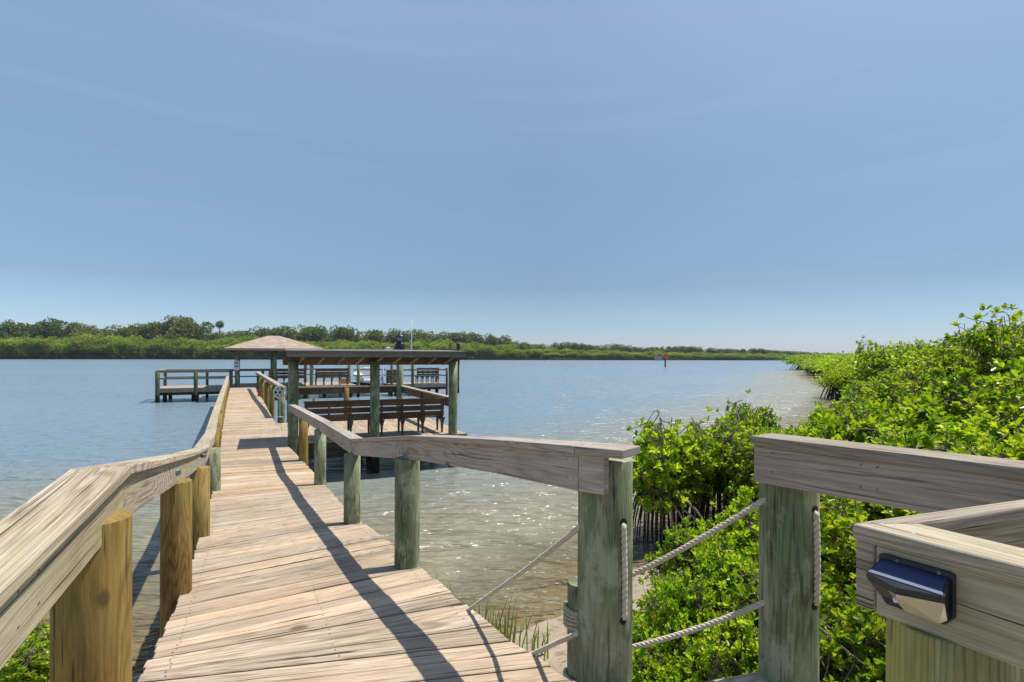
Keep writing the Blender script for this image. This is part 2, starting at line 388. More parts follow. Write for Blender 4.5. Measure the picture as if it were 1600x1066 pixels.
def sheet(name, mat, zfun, attr=None, ax=None, ay=None):
    X, Y = np.meshgrid(ax, ay); P = np.stack([X.ravel(), Y.ravel()], 1); Z = zfun(P)
    nx, ny = len(ax), len(ay)
    idx = np.arange(nx * ny).reshape(ny, nx)
    f = np.stack([idx[:-1, :-1].ravel(), idx[:-1, 1:].ravel(), idx[1:, 1:].ravel(), idx[1:, :-1].ravel()], 1)
    me = bpy.data.meshes.new(name)
    me.from_pydata(np.column_stack([P, Z]).tolist(), [], f.tolist())
    if attr is not None:
        a = me.attributes.new('depth', 'FLOAT', 'POINT'); a.data.foreach_set('value', attr(P).astype(np.float32))
    me.polygons.foreach_set('use_smooth', [True] * len(me.polygons)); me.materials.append(mat)
    o = bpy.data.objects.new(name, me); COL.objects.link(o); o['kind'] = 'structure'
    return o
def sand_mat():
    m, n, l, p = newmat('wet_sand')
    tx = n.new('ShaderNodeTexCoord')
    a = n.new('ShaderNodeTexNoise'); a.inputs['Scale'].default_value = 1.1; a.inputs['Detail'].default_value = 8; l.new(tx.outputs['Object'], a.inputs['Vector'])
    b = n.new('ShaderNodeTexNoise'); b.inputs['Scale'].default_value = 30; b.inputs['Detail'].default_value = 5; l.new(tx.outputs['Object'], b.inputs['Vector'])
    cr = n.new('ShaderNodeValToRGB'); cr.color_ramp.elements[0].position = .35; cr.color_ramp.elements[0].color = (.26, .21, .14, 1)
    cr.color_ramp.elements[1].position = .65; cr.color_ramp.elements[1].color = (.36, .29, .20, 1); l.new(a.outputs['Fac'], cr.inputs[0])
    ge = n.new('ShaderNodeNewGeometry'); sx = n.new('ShaderNodeSeparateXYZ'); l.new(ge.outputs['Position'], sx.inputs[0])
    mr = n.new('ShaderNodeMapRange'); mr.inputs['From Min'].default_value = WATER + .05; mr.inputs['From Max'].default_value = WATER + .28; l.new(sx.outputs['Z'], mr.inputs['Value'])
    cd = n.new('ShaderNodeMixRGB'); l.new(mr.outputs[0], cd.inputs[0]); l.new(cr.outputs[0], cd.inputs['Color1']); cd.inputs['Color2'].default_value = (.30, .25, .175, 1)
    # shell grit and leaf litter
    vo = n.new('ShaderNodeTexVoronoi'); vo.inputs['Scale'].default_value = 14; l.new(tx.outputs['Object'], vo.inputs['Vector'])
    mk = n.new('ShaderNodeMapRange'); mk.inputs['From Min'].default_value = .06; mk.inputs['From Max'].default_value = .12; mk.inputs['To Min'].default_value = .8; mk.inputs['To Max'].default_value = 0; l.new(vo.outputs['Distance'], mk.inputs['Value'])
    c2 = n.new('ShaderNodeMixRGB'); l.new(mk.outputs[0], c2.inputs[0]); l.new(cd.outputs[0], c2.inputs['Color1']); c2.inputs['Color2'].default_value = (.10, .065, .04, 1)
    lit = n.new('ShaderNodeTexNoise'); lit.inputs['Scale'].default_value = 7; lit.inputs['Detail'].default_value = 9; lit.inputs['Roughness'].default_value = .75; l.new(tx.outputs['Object'], lit.inputs['Vector'])
    lr2 = n.new('ShaderNodeMapRange'); lr2.inputs['From Min'].default_value = .50; lr2.inputs['From Max'].default_value = .60; lr2.inputs['To Max'].default_value = .7; l.new(lit.outputs['Fac'], lr2.inputs['Value'])
    cl2 = n.new('ShaderNodeMixRGB'); l.new(lr2.outputs[0], cl2.inputs[0]); l.new(c2.outputs[0], cl2.inputs['Color1']); cl2.inputs['Color2'].default_value = (.15, .11, .07, 1); c2 = cl2
    c3 = n.new('ShaderNodeMixRGB'); c3.blend_type = 'MULTIPLY'; c3.inputs[0].default_value = .5; l.new(c2.outputs[0], c3.inputs['Color1']); l.new(b.outputs['Color'], c3.inputs['Color2'])
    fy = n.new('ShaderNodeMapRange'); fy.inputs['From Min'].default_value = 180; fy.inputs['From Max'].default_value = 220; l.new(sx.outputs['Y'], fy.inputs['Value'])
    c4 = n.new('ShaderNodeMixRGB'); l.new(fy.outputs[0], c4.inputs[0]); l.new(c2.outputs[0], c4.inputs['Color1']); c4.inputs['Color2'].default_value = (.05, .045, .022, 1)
    l.new(c4.outputs[0], p.inputs['Base Color']); p.inputs['Roughness'].default_value = .75
    bp = n.new('ShaderNodeBump'); bp.inputs['Strength'].default_value = .4; bp.inputs['Distance'].default_value = .02; l.new(b.outputs['Fac'], bp.inputs['Height']); l.new(bp.outputs[0], p.inputs['Normal'])
    return m
def water_mat():
    m, n, l, p = newmat('bay_water')
    at = n.new('ShaderNodeAttribute'); at.attribute_name = 'depth'
    tx = n.new('ShaderNodeTexCoord')
    def noise(sx, sy, sc, det, rot=0, dist=0.):
        q = n.new('ShaderNodeMapping'); q.inputs['Scale'].default_value = (sx, sy, 1); q.inputs['Rotation'].default_value = (0, 0, rot); l.new(tx.outputs['Object'], q.inputs[0])
        z = n.new('ShaderNodeTexNoise'); z.inputs['Scale'].default_value = sc; z.inputs['Detail'].default_value = det; z.inputs['Distortion'].default_value = dist; l.new(q.outputs[0], z.inputs['Vector']); return z.outputs['Fac']
    w1 = noise(.40, 1.35, 2.0, 2.5, R(-12), .5); w2 = noise(.5, 1.25, 6.5, 2, R(9), .4); w3 = noise(.3, .8, .35, 2, R(5))
    a = n.new('ShaderNodeMath'); a.operation = 'MULTIPLY_ADD'; l.new(w2, a.inputs[0]); a.inputs[1].default_value = .20; l.new(w1, a.inputs[2])
    b = n.new('ShaderNodeMath'); b.operation = 'MULTIPLY_ADD'; l.new(w3, b.inputs[0]); b.inputs[1].default_value = 1.5; l.new(a.outputs[0], b.inputs[2])
    bp = n.new('ShaderNodeBump'); bp.inputs['Strength'].default_value = 1; bp.inputs['Distance'].default_value = .16; l.new(b.outputs[0], bp.inputs['Height'])
    patch = noise(.012, .045, 1.0, 3)          # wind lanes: rougher and smoother water
    mr = n.new('ShaderNodeMapRange'); mr.inputs['From Min'].default_value = .35; mr.inputs['From Max'].default_value = .65; mr.inputs['To Min'].default_value = .25; mr.inputs['To Max'].default_value = .46; l.new(patch, mr.inputs['Value']); l.new(mr.outputs[0], bp.inputs['Distance'])
    cr = n.new('ShaderNodeValToRGB'); e = cr.color_ramp.elements
    e[0].position = 0; e[0].color = (.31, .265, .17, 1); e[1].position = .26; e[1].color = (.26, .245, .165, 1); x = e.new(.80); x.color = (.18, .245, .285, 1)
    dv = n.new('ShaderNodeMath'); dv.operation = 'DIVIDE'; l.new(at.outputs['Fac'], dv.inputs[0]); dv.inputs[1].default_value = 2.2; l.new(dv.outputs[0], cr.inputs[0])
    l.new(cr.outputs[0], p.inputs['Base Color']); ro = n.new('ShaderNodeMapRange'); ro.inputs['From Min'].default_value = .3; ro.inputs['From Max'].default_value = 2.1; ro.inputs['To Min'].default_value = .22; ro.inputs['To Max'].default_value = .24; l.new(at.outputs['Fac'], ro.inputs['Value'])
    l.new(ro.outputs[0], p.inputs['Roughness']); p.inputs['IOR'].default_value = 1.33
    l.new(bp.outputs[0], p.inputs['Normal'])
    tr = n.new('ShaderNodeBsdfTransparent'); tr.inputs[0].default_value = (.80, .78, .62, 1)
    lw = n.new('ShaderNodeFresnel'); lw.inputs['IOR'].default_value = 1.33; l.new(bp.outputs[0], lw.inputs['Normal'])
    al = n.new('ShaderNodeMapRange'); al.inputs['From Min'].default_value = 0; al.inputs['From Max'].default_value = .38; al.inputs['To Min'].default_value = .12; al.inputs['To Max'].default_value = 1; l.new(at.outputs['Fac'], al.inputs['Value'])
    mxx = n.new('ShaderNodeMath'); mxx.operation = 'MAXIMUM'; l.new(al.outputs[0], mxx.inputs[0]); l.new(lw.outputs[0], mxx.inputs[1])
    ms = n.new('ShaderNodeMixShader'); l.new(mxx.outputs[0], ms.inputs[0]); l.new(tr.outputs[0], ms.inputs[1]); l.new(p.outputs[0], ms.inputs[2])
    l.new(ms.outputs[0], n['Material Output'].inputs['Surface'])
    return m
axx = axis(-4000, 4000, -12, 30, .3, 1.09); axy = axis(-200, 5000, -1, 32, .3, 1.07)
sheet('ground', sand_mat(), ground_h, None, axx, axy)
sheet('water', water_mat(), lambda P: np.full(len(P), WATER), lambda P: np.maximum(WATER - ground_h(P), 0), axx, axy)
def gz(x, y): return float(ground_h(np.array([[x, y]]))[0])

# ---------------------------------------------------------------- boardwalk deck
# matching left / right edge points in the picture, near to far
EDGE = [((170, 1300), (1110, 1190)), ((215, 1066), (795, 1001)), ((245, 1009), (690, 912)), ((291, 905), (606, 845)), ((309, 850), (552, 806)), ((325, 795), (521, 772)),
        ((337, 748), (490, 738)), ((344, 700), (448, 694)), ((349, 660), (428, 657)), ((354, 630), (413, 628.5)), ((358.5, 611), (402, 610)), ((360, 606), (398, 605.3))]
LE = [px_deck(*a) for a, b in EDGE]; RE = [px_deck(*b) for a, b in EDGE]
def interp_poly(pts, s):
    for i in range(len(pts) - 1):
        d = (pts[i + 1] - pts[i]).length
        if s <= d or i == len(pts) - 2: return pts[i].lerp(pts[i + 1], s / d)
        s -= d
bw = empty('boardwalk', (0, 0, 0), 'long curving boardwalk of weathered tan planks running out over the water', 'boardwalk')
mbd = [MB() for _ in range(3)]; mbn = [MB(), MB()]; mstr = MB()
for i in range(len(LE) - 1):
    l0, l1, r0, r1 = LE[i], LE[i + 1], RE[i], RE[i + 1]
    Lm = ((l1 - l0).length + (r1 - r0).length) / 2; n = max(1, round(Lm / .142))
    for k in range(n):
        a, b = k / n, (k + 1) / n; g = random.uniform(.008, .015) / (Lm / n) / n / 2
        a += g; b -= g
        ov0, ov1 = random.uniform(-.012, .012), random.uniform(-.012, .012)
        A, B = l0.lerp(l1, a), r0.lerp(r1, a); C, D = l0.lerp(l1, b), r0.lerp(r1, b)
        ex = (B - A).normalized(); A = A - ex * ov0; C = C - ex * ov0; B = B + ex * ov1; D = D + ex * ov1
        dz = Vector((0, 0, random.uniform(-.003, .003))); t = Vector((0, 0, .038)); tl = Vector((0, 0, random.uniform(-.002, .002)))
        A, B, C, D = A + dz, B + dz, C + dz + tl, D + dz + tl
        yy = A.y
        sec_ = mbd[0] if yy < 7.6 else mbn[0] if yy < 10.4 else mbd[1] if yy < 20 else mbn[1] if yy < 33 else mbd[2]
        sec_.sweep([[A - t, C - t, C, A], [B - t, D - t, D, B]])
for q_ in mbd: q_.build('deck_planks', M['deck'], bw, bevel=.004, seg=1)
for q_ in mbn:
    o = q_.build('newer_planks', M['newdeck'], bw, bevel=.004, seg=1); o['label'] = 'yellower newer planks let into the grey walkway'
for q in (.06, .5, .94):
    pts = [a.lerp(b, q) - Vector((0, 0, .14)) for a, b in zip(LE, RE)]
    for a, b in zip(pts, pts[1:]): mstr.board(a, b, (0, 0, 1), .19, .05)
mstr.build('stringer', M['underdeck'], bw)

scr = MB()
for i in range(1, 7):
    l0, l1, r0, r1 = LE[i], LE[i + 1], RE[i], RE[i + 1]
    Lm = ((l1 - l0).length + (r1 - r0).length) / 2; n = max(1, round(Lm / .142))
    for k in range(n):
        for q in (.06, .5, .94):
            for e_ in (.25, .75):
                a = (k + e_) / n; p_ = l0.lerp(l1, a).lerp(r0.lerp(r1, a), q + random.uniform(-.006, .006)) + UP * .0035
                scr.poly([p_ + Vector((.0045 * math.cos(t), .0045 * math.sin(t), .0005)) for t in np.linspace(0, 2 * math.pi, 7)[:-1]])
o = scr.build('screw_heads', M['steel'], bw); o['kind'] = 'stuff'
# landing on the right where the side path joins
lb = MB()
ea = px_z(1085, 1068, .95); eb = px_z(1213, 1043, .95); d = (eb - ea).normalized(); nn = Vector((d.y, -d.x, 0))
for k in range(9):
    o0 = nn * (.145 * k)
    lb.box((ea + eb) / 2 + o0 - d * .20 + nn * .07 - Vector((0, 0, .019)), d * .37, nn * .0695, Vector((0, 0, .019)))
lb.build('side_landing', M['deck'], bw, bevel=.004)

# ---------------------------------------------------------------- railings
UP = Vector((0, 0, 1))
def railing(name, label, pts, side, posts, capw=.16, face=.14, capmat='cap', facemat='rail', th=.031, bevel=.004, group=None, facein=True, joint=None, cut=0.0):
    """pts: inner top edge of the cap (world); side: +1 the cap extends to the left of travel; posts: (x, y, ztop, zbot, dia, mat)"""
    root = empty(name, pts[0] - Vector((0, 0, .9)), label, 'railing', group)
    dirs = [(b - a).normalized() for a, b in zip(pts, pts[1:])]
    def flatn(d): v = Vector((-d.y, d.x, 0)); return v.normalized() * side
    ns = [flatn(d) for d in dirs]
    mit = []
    for i in range(len(pts)):
        if i == 0: mit.append(ns[0])
        elif i == len(pts) - 1: mit.append(ns[-1])
        else:
            m = (ns[i - 1] + ns[i]).normalized(); mit.append(m / max(.4, m.dot(ns[i])))
    groups = joint or [(i, i + 1) for i in range(len(dirs))]
    for (i0, i1) in groups:
        cap = MB(); fb = MB(); cs = []; fs = []
        for i in range(i0, i1 + 1):
            p = pts[i].copy(); sh = Vector()
            if i == i0 and i0 > 0: sh = dirs[i0] * .0015
            if i == i1 and i1 < len(dirs): sh = -dirs[i1 - 1] * .0015
            p = p + sh; m = mit[i]
            t = UP * th
            cs.append([p - t, p + m * capw - t, p + m * capw, p])
            q = p + m * .02 - t - UP * .001
            if i == 0: q = q + dirs[0] * cut
            fs.append([q - UP * face, q + m * .038 - UP * face, q + m * .038, q])
        cap.sweep(cs); fb.sweep(fs)
        cap.build('cap_board', M[capmat], root, bevel=bevel); fb.build('side_board', M[facemat], root, bevel=bevel)
    for (x, y, zt, zb, dia, mt) in posts:
        if zt is None:      # notched under the side board
            best = None
            for a_, b_ in zip(pts, pts[1:]):
                t_ = max(0, min(1, (Vector((x, y, 0)) - Vector((a_.x, a_.y, 0))).dot(Vector((b_.x - a_.x, b_.y - a_.y, 0))) / max(1e-6, (b_.x - a_.x) ** 2 + (b_.y - a_.y) ** 2)))
                q_ = a_.lerp(b_, t_); dd_ = (q_.x - x) ** 2 + (q_.y - y) ** 2
                if best is None or dd_ < best[0]: best = (dd_, q_.z)
            zt = best[1] - th - face + .012
        pm = MB(); pm.cyl((x, y, zb), (x, y, zt), dia / 2 * 1.03, dia / 2, n=22, wob=.018, rings=7)
        pm.build('post', M[mt], root, bevel=0.004 if y < 5 else 0)
    return root
# left rail
LP = [px(-900, 1800, .35), px(205, 727, 1.80), px(304, 707, 4.5), px(326, 699, 6.6), px(337, 676, 9.3), px(342, 648, 13.0), px(350, 618, 18.4), px(356, 598, 26.0), px(358, 588, 33.5)]
lposts = [(-1.235, 1.66, 1.668, -1.4, .195, 'yellowpost')]
for (x, yb, dia, mt, zt) in ((275, 925, .17, 'yellowpost', None), (312, 838, .17, 'yellowpost', None), (334, 768, .18, 'greenpost', None)):
    p = px_deck(x, yb); lposts.append((p.x, p.y, zt, -2.6, dia, mt))
for Y in (11.6, 14.5, 17.5, 20.5, 23.5, 26.5, 29.5, 32.5):
    q = 0
    for i in range(len(LE) - 1):
        if LE[i].y <= Y <= LE[i + 1].y: q = LE[i].lerp(LE[i + 1], (Y - LE[i].y) / (LE[i + 1].y - LE[i].y))
    lposts.append((q.x - .09, q.y, None, -2.6, .19, 'yellowpost'))
lr = railing('railing', 'broad weathered handrail on round ochre posts along the left side of the boardwalk', LP, 1, lposts, facemat='cap', joint=[(0, 1), (1, 2), (2, 3), (3, 5), (5, 7), (7, 8)])
for (x, y, Y) in ((272, 738, 3.35), (316, 712, 5.2)):   # bolt heads on the left rail
    p = px(x, y, Y); b_ = MB(); b_.cyl(p, p + Vector((.035, -.012, 0)), .022, .016, n=10); b_.build('bolt', M['steel'], lr)

# right rail, near part: shelter post to the rope post
RP = [px(972, 704, 1.97), px(897, 697, 2.10), px(760, 686, 2.86), px(640, 681, 3.98), px(547, 686, 5.95), px(498, 657, 8.7), px(449, 631, 13.7)]
rposts = [(.367, 2.20, 1.755, -1.2, .213, 'greenpost')]
for (x, yb, dia, mt, zt) in ((636, 884, .18, 'greenpost', None), (550, 818, .17, 'greenpost', None), (500, 759, .18, 'greenpost', None), (474, 720, .18, 'yellowpost', None)):
    p = px_deck(x, yb); rposts.append((p.x, p.y, zt, -2.6, dia, mt))
rr = railing('railing', 'grey bowed handrail on green posts right of the boardwalk, ending at the rope-threaded post', RP, -1, rposts, capw=.14, cut=.085, capmat='railgrey', facemat='railgrey', joint=[(0, 1), (1, 4), (4, 5), (5, 6)])
# right rail, far part: reel post to the gazebo
FP = [px(438, 605, 19.4), px(427, 598, 22.5), px(411, 588, 28), px(399, 581, 36)]
fposts = []
for (x, yb, Y, mt) in ((440, 652, 19.7, 'greenpost'), (425, 640, 22.3, 'yellowpost'), (417, 630, 25.3, 'yellowpost'), (410, 622, 28.6, 'yellowpost'), (404, 614, 33, 'darkpost')):
    fposts.append(((x - 800) / 880 * Y, Y, .95, -2.6, .24 if mt == 'greenpost' else .2, mt))
railing('railing', 'pale narrow handrail between the wheel-shaped reel and the gazebo, beside the red can', FP, -1, fposts, capw=.2, joint=[(0, 1), (1, 2), (2, 3)])

# rail on the gate post (right)
GP = [px(2050, 815, 1.45), px(1173, 681, 2.86)]
p1 = px(1173, 681, 2.08); p0 = p1 + Vector((.45, -.61, .005)) * 1.6
gr = railing('railing', 'straight grey handrail crossing above the bushes on a pale green post at the right', [p1, p0], 1, [(1.043, 2.12, None, -1.2, .205, 'greenpost'), (1.62, 1.30, None, -1.2, .205, 'greenpost')], capw=.14, face=.14, capmat='rail', facemat='railgrey')
# corner rail with the lamp
A1 = px(1330, 817, 1.17); a1 = Vector((.495, -.869, 0)); n1 = Vector((.869, .495, 0)); a2 = Vector((.935, .354, 0)); n2 = Vector((-.354, .935, 0))
cr_ = empty('corner_railing', A1 - Vector((0, 0, 1)), 'mitred wooden rail corner carrying the solar lamp in the lower right', 'railing')
wd = .12
inner = A1 + (n1 + a1 * .0) * wd
# mitre: inner corner is where both inner edges meet
ic = A1 + a2 * .205 + Vector((0, 0, 0))
k = (ic - A1).dot(n1); 
ic = A1 + a1 * .068 + n1 * wd
cap = MB(); t = UP * .034
e1 = A1 + a1 * 1.1; e1i = e1 + n1 * wd
cap.sweep([[A1 - t, ic - t, ic, A1], [e1 - t, e1i - t, e1i, e1]]); cap.build('cap_board', M['cap'], cr_, bevel=.006, seg=3)
cap = MB(); e2 = A1 + a2 * .80; dirn = a2; e2i = ic + a2 * .72
A1b = A1 + a2 * .002 ; icb = ic + a2 * .002
cap.sweep([[A1b - t, e2 - t, e2, A1b], [icb - t, e2i - t, e2i, icb]])
# grain must run along the board: rebuild with sections across
cap = MB(); cap.sweep([[icb - t, A1b - t, A1b, icb], [e2i - t, e2 - t, e2, e2i]]); cap.build('cap_board', M['cap'], cr_, bevel=.006, seg=3)
zt_ = -UP * .0355
f0 = A1 + a1 * .042 + n1 * .012 + zt_; f1 = f0 + a1 * 1.05
fbm = MB(); fbm.sweep([[f0 - UP * .140, f0 + n1 * .038 - UP * .140, f0 + n1 * .038, f0], [f1 - UP * .140, f1 + n1 * .038 - UP * .140, f1 + n1 * .038, f1]])
fbm.build('side_board', M['cap'], cr_, bevel=.004)
g0 = A1 + a1 * .003 + n1 * .010 + zt_
fbm = MB(); g1 = g0 + a2 * .76
fbm.sweep([[g0 - UP * .136, g0 + a1 * .037 - UP * .136, g0 + a1 * .037, g0], [g1 - UP * .136, g1 + a1 * .037 - UP * .136, g1 + a1 * .037, g1]])
fbm.build('side_board', M['cap'], cr_, bevel=.004)
pz = f0.z - .138; pm = MB(); pm.cyl((.868, 1.105, -1.2), (.868, 1.105, pz), .114, .110, n=24, wob=.015, rings=7)
o = pm.build('post', M['palepost'], cr_, bevel=.004)

for nm_, root_, pts_ in (('nail', cr_, [A1 + a1 * .035 + n1 * .045, A1 + a1 * .10 + n1 * .035, A1 + a2 * .16 + n2 * .03 , A1 + a1 * .42 + n1 * .03, A1 + a1 * .42 + n1 * .09]),
                        ('nail', gr, [p1 + Vector((.45, -.61, 0)).normalized() * .05 + Vector((.02, .02, 0)), p1 + Vector((.45, -.61, 0)).normalized() * .05 + Vector((.08, .065, 0)), p1 + Vector((.45, -.61, 0)).normalized() * .60 + Vector((.03, .02, 0))])):
    for q_ in pts_:
        mb = MB(); mb.cyl(q_ - UP * .004, q_ + UP * .0012, .0032, n=10); mb.build(nm_, M['mast'], root_)
def facenails(pa, pb, nrm_, fr, root_):
    for f_ in fr:
        for dz_ in (.055, .125):
            q_ = Vector(pa).lerp(Vector(pb), f_) - UP * dz_; mb = MB(); mb.cyl(q_ + nrm_ * .006, q_ - nrm_ * .0015, .0034, n=8); mb.build('screw', M['steel'], root_)
gd = (p0 - p1).normalized(); gn = Vector((-gd.y, gd.x, 0)).normalized()
facenails(p1 + gn * .02, p0 + gn * .02, gn, (.06, .30, .34), gr)
rd_ = (RP[2] - RP[1]).normalized(); rn_ = -Vector((-rd_.y, rd_.x, 0)).normalized()
facenails(RP[1] + rn_ * .02, RP[2] + rn_ * .02, rn_, (.04, .10, .9), rr)
ld_ = (LP[1] - LP[0]).normalized(); ln_ = Vector((-ld_.y, ld_.x, 0)).normalized()
facenails(LP[1] + ln_ * .02, LP[0] + ln_ * .02, ln_, (.03, .12, .4, .46), lr)
# ---------------------------------------------------------------- solar lamp
def lampwedge():
    o_ = -n1                                   # outward
    base = f0 - zt_ * 0 + a1 * .011 + o_ * .0005
    P = lambda a, z, ou: Vector((base.x, base.y, 0)) + a1 * a + o_ * ou + UP * z
    root = empty('solar_lamp', P(.07, 1.60, 0), 'navy wedge-shaped solar lamp with a clear faceted lens screwed to the corner rail', 'lamp')
    z1 = f0.z - .010; z0 = z1 - .098; L = .128
    bp = MB()
    ring = [(0, .018), (.014, 0), (L - .014, 0), (L, .018), (L, .095), (L - .012, z1 - z0), (.012, z1 - z0), (0, .095)]
    bp.sweep([[P(a, z0 + z, 0) for a, z in ring], [P(a, z0 + z, .010) for a, z in ring]])
    bp.build('back_plate', M['lampblack'], root, bevel=.0015)
    # housing: top slope from the back to a pointed prow
    h = MB(); ft = z0 + .060; out = .066
    tb = [P(.006, z1 - .010, .010), P(L - .006, z1 - .010, .010)]
    tf = [P(-.002, ft + .006, out * .75), P(L / 2, ft + .004, out + .010), P(L + .002, ft + .006, out * .75)]
    bf = [v - UP * .011 for v in tf]
    bb = [P(.006, z0 + .012, .010), P(L - .006, z0 + .012, .010)]
    def quad(*q): h.poly(list(q), .5)
    quad(tb[0], tf[0], tf[1], tf[2], tb[1])
    quad(tf[0], bf[0], bf[1], tf[1]); quad(tf[1], bf[1], bf[2], tf[2])
    quad(tb[1], tf[2], bf[2], bb[1]); quad(tb[0], bb[0], bf[0], tf[0])
    quad(bb[0], bb[1], bf[2], bf[1], bf[0])
    bm_ = h.build('housing', M['lampblack'], root)
    s = MB(); nrm = ((tf[2] - tb[0]).cross(tb[1] - tb[0])).normalized(); nrm = nrm if nrm.z > 0 else -nrm
    def on(a, q): return tb[0].lerp(tb[1], a).lerp(tf[0].lerp(tf[2], a), q)
    up = nrm * .0022
    c4 = [on(.03, .06), on(.97, .06), on(.965, .80), on(.035, .80)]
    s.sweep([[c - nrm * .001 for c in c4], [c + up for c in c4]], .5); s.build('solar_panel', M['panel'], root, bevel=.0008, seg=1)
    s = MB(); c4 = [on(.03, .83), on(.97, .83), on(.975, .985), on(.025, .985)]
    s.sweep([[c - nrm * .001 for c in c4], [c + up * .8 for c in c4]], .5); s.build('panel_trim', M['lampgrey'], root)
    # lens under the prow, faceted
    ln = MB(); a_ = [v - UP * .0015 for v in bf]
    lw = [P(.030, z0 + .006, .014), P(L - .022, z0 + .004, .014)]
    lw0 = P(.012, z0 + .040, .020); lw1 = P(L - .006, z0 + .014, .020)
    mid = P(L * .62, z0 + .030, .050)
    def q2(*q): ln.poly(list(q), .5)
    q2(a_[0], a_[1], mid, P(.040, z0 + .016, .022), lw0); q2(a_[1], a_[2], mid); q2(a_[2], lw1, P(L - .018, z0 + .004, .022), mid)
    q2(mid, P(L - .018, z0 + .004, .022), P(.055, z0 + .004, .022), P(.040, z0 + .016, .022))
    ln.build('lens', M['lens'], root)
    sens = MB(); c = P(L * .40, z0 + .034, .050); sens.lathe(c - UP * .004, [(.003, -.004), (.005, 0), (.005, .003), (.002, .006)], n=12); sens.build('sensor', M['mast'], root)
    for a in (.035, .105):
        k = MB(); c = P(a, z1 - .006, .0095); k.cyl(c, c + o_ * .002, .0035, n=8); k.build('screw', M['steel'], root)
M['lampblack'] = plain('lamp_black_plastic', (.012, .016, .028), .35, var=.2, scale=30)
M['panel'] = plain('blue_solar_film', (.012, .028, .095), .22, var=.15, scale=12)
M['lampgrey'] = plain('lamp_grey_trim', (.20, .24, .31), .35, var=.1)
def lensmat():
    m, n, l, p = newmat('clear_lens'); p.inputs['Base Color'].default_value = (.72, .63, .42, 1); p.inputs['Roughness'].default_value = .15
    p.inputs['Transmission Weight'].default_value = .25; return m
M['lens'] = lensmat()
lampwedge()

# ---------------------------------------------------------------- ropes
def rope_mb(mb, pts, rad=.0105, pitch=.052, step=.005, n=6):
    pts = [Vector(p) for p in pts]
    # resample
    L = [0]
    for a, b in zip(pts, pts[1:]): L.append(L[-1] + (b - a).length)
    m = max(4, int(L[-1] / step)); P = []
    for i in range(m + 1):
        s = L[-1] * i / m; j = 0
        while j < len(pts) - 2 and L[j + 1] < s: j += 1
        P.append(pts[j].lerp(pts[j + 1], (s - L[j]) / max(1e-9, L[j + 1] - L[j])))
    a = None; fr = []
    for i, p in enumerate(P):
        d = (P[min(i + 1, m)] - P[max(i - 1, 0)]).normalized()
        a = d.orthogonal().normalized() if a is None else (a - d * a.dot(d)).normalized(); fr.append((a, d.cross(a)))
    for sidx in range(3):
        q = []
        for i, p in enumerate(P):
            th = 2 * math.pi * (L[-1] * i / m / pitch + sidx / 3); q.append(p + (fr[i][0] * math.cos(th) + fr[i][1] * math.sin(th)) * rad * .5)
        mb.tube(q, rad * .60, n=n)
def sag(a, b, s, n=16):
    a, b = Vector(a), Vector(b)
    return [a.lerp(b, i / n) - UP * (s * 4 * (i / n) * (1 - i / n)) for i in range(n + 1)]
rp_ = empty('rope_railing', (.9, 2.84, 1.1), 'cream twisted rope threaded in two lines through the two thick posts on the right', 'rope')
spans = [sag(px(980, 902, 2.2), px(1205, 774, 2.1), .012), sag(px(980, 1013, 2.2), px(1205, 936, 2.1), .016),
         [px(915, 815, 2.16), px(903, 826, 2.2), px(820, 891, 2.65), px(735, 951, 3.15), Vector((-.62, 4.05, .12))],
         [px(915, 985, 2.16), px(870, 1004, 2.38), px(830, 1023, 2.62), Vector((-.2, 3.35, .35)), Vector((-.62, 4.05, -.05))]]
for s_ in spans:
    mb = MB(); rope_mb(mb, s_); mb.build('rope', M['rope'], rp_)
for (cx_, cy_, z1_, z0_, xo) in ((.367, 2.20, 1.525, 1.165, .052), (1.043, 2.12, 1.595, 1.255, .052)):
    # strand showing in its slot on the face of the post
    pr = .1075 if cx_ < 1 else .104
    def fp(dx, z, out=0):
        return Vector((cx_ + dx, cy_ - math.sqrt(max(0, (pr + out) ** 2 - dx * dx)), z))
    mb = MB(); rope_mb(mb, [fp(xo - .002, z1_ + .004, -.02), fp(xo, z1_ - .012, .007), fp(xo + .004, (z1_ + z0_) / 2, .010), fp(xo + .004, z0_ + .012, .007), fp(xo + .003, z0_ - .004, -.02)], pitch=.07)
    mb.build('rope', M['rope'], rp_)
    for z in (z1_ + .004, z0_ - .004):
        c = fp(xo, z, 0); nn_ = Vector((xo, -math.sqrt(pr * pr - xo * xo), 0)).normalized()
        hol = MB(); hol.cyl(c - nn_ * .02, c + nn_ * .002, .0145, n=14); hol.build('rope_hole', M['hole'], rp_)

# short pile with rope wraps
sp = empty('mooring_pile', (.50, 4.0, -.9), 'short green pile wound with white rope behind the big rope post', 'pile')
mb = MB(); mb.cyl((.50, 4.0, -1.6), (.50, 4.0, .55), .104, .10, n=22, wob=.015, rings=5); mb.build('pile', M['greenpost'], sp, bevel=.006)
for zc, nw in ((.26, 5), (-.24, 6)):
    mb = MB()
    for k in range(nw):
        pts = [Vector((.50 + .117 * math.cos(a), 4.0 + .117 * math.sin(a), zc + k * .027 + .004 * math.sin(3 * a + k))) for a in np.linspace(0, 2 * math.pi, 28)]
        rope_mb(mb, pts, rad=.014, step=.010, n=5, pitch=.05)
    mb.build('rope_wrap', M['rope'], sp)

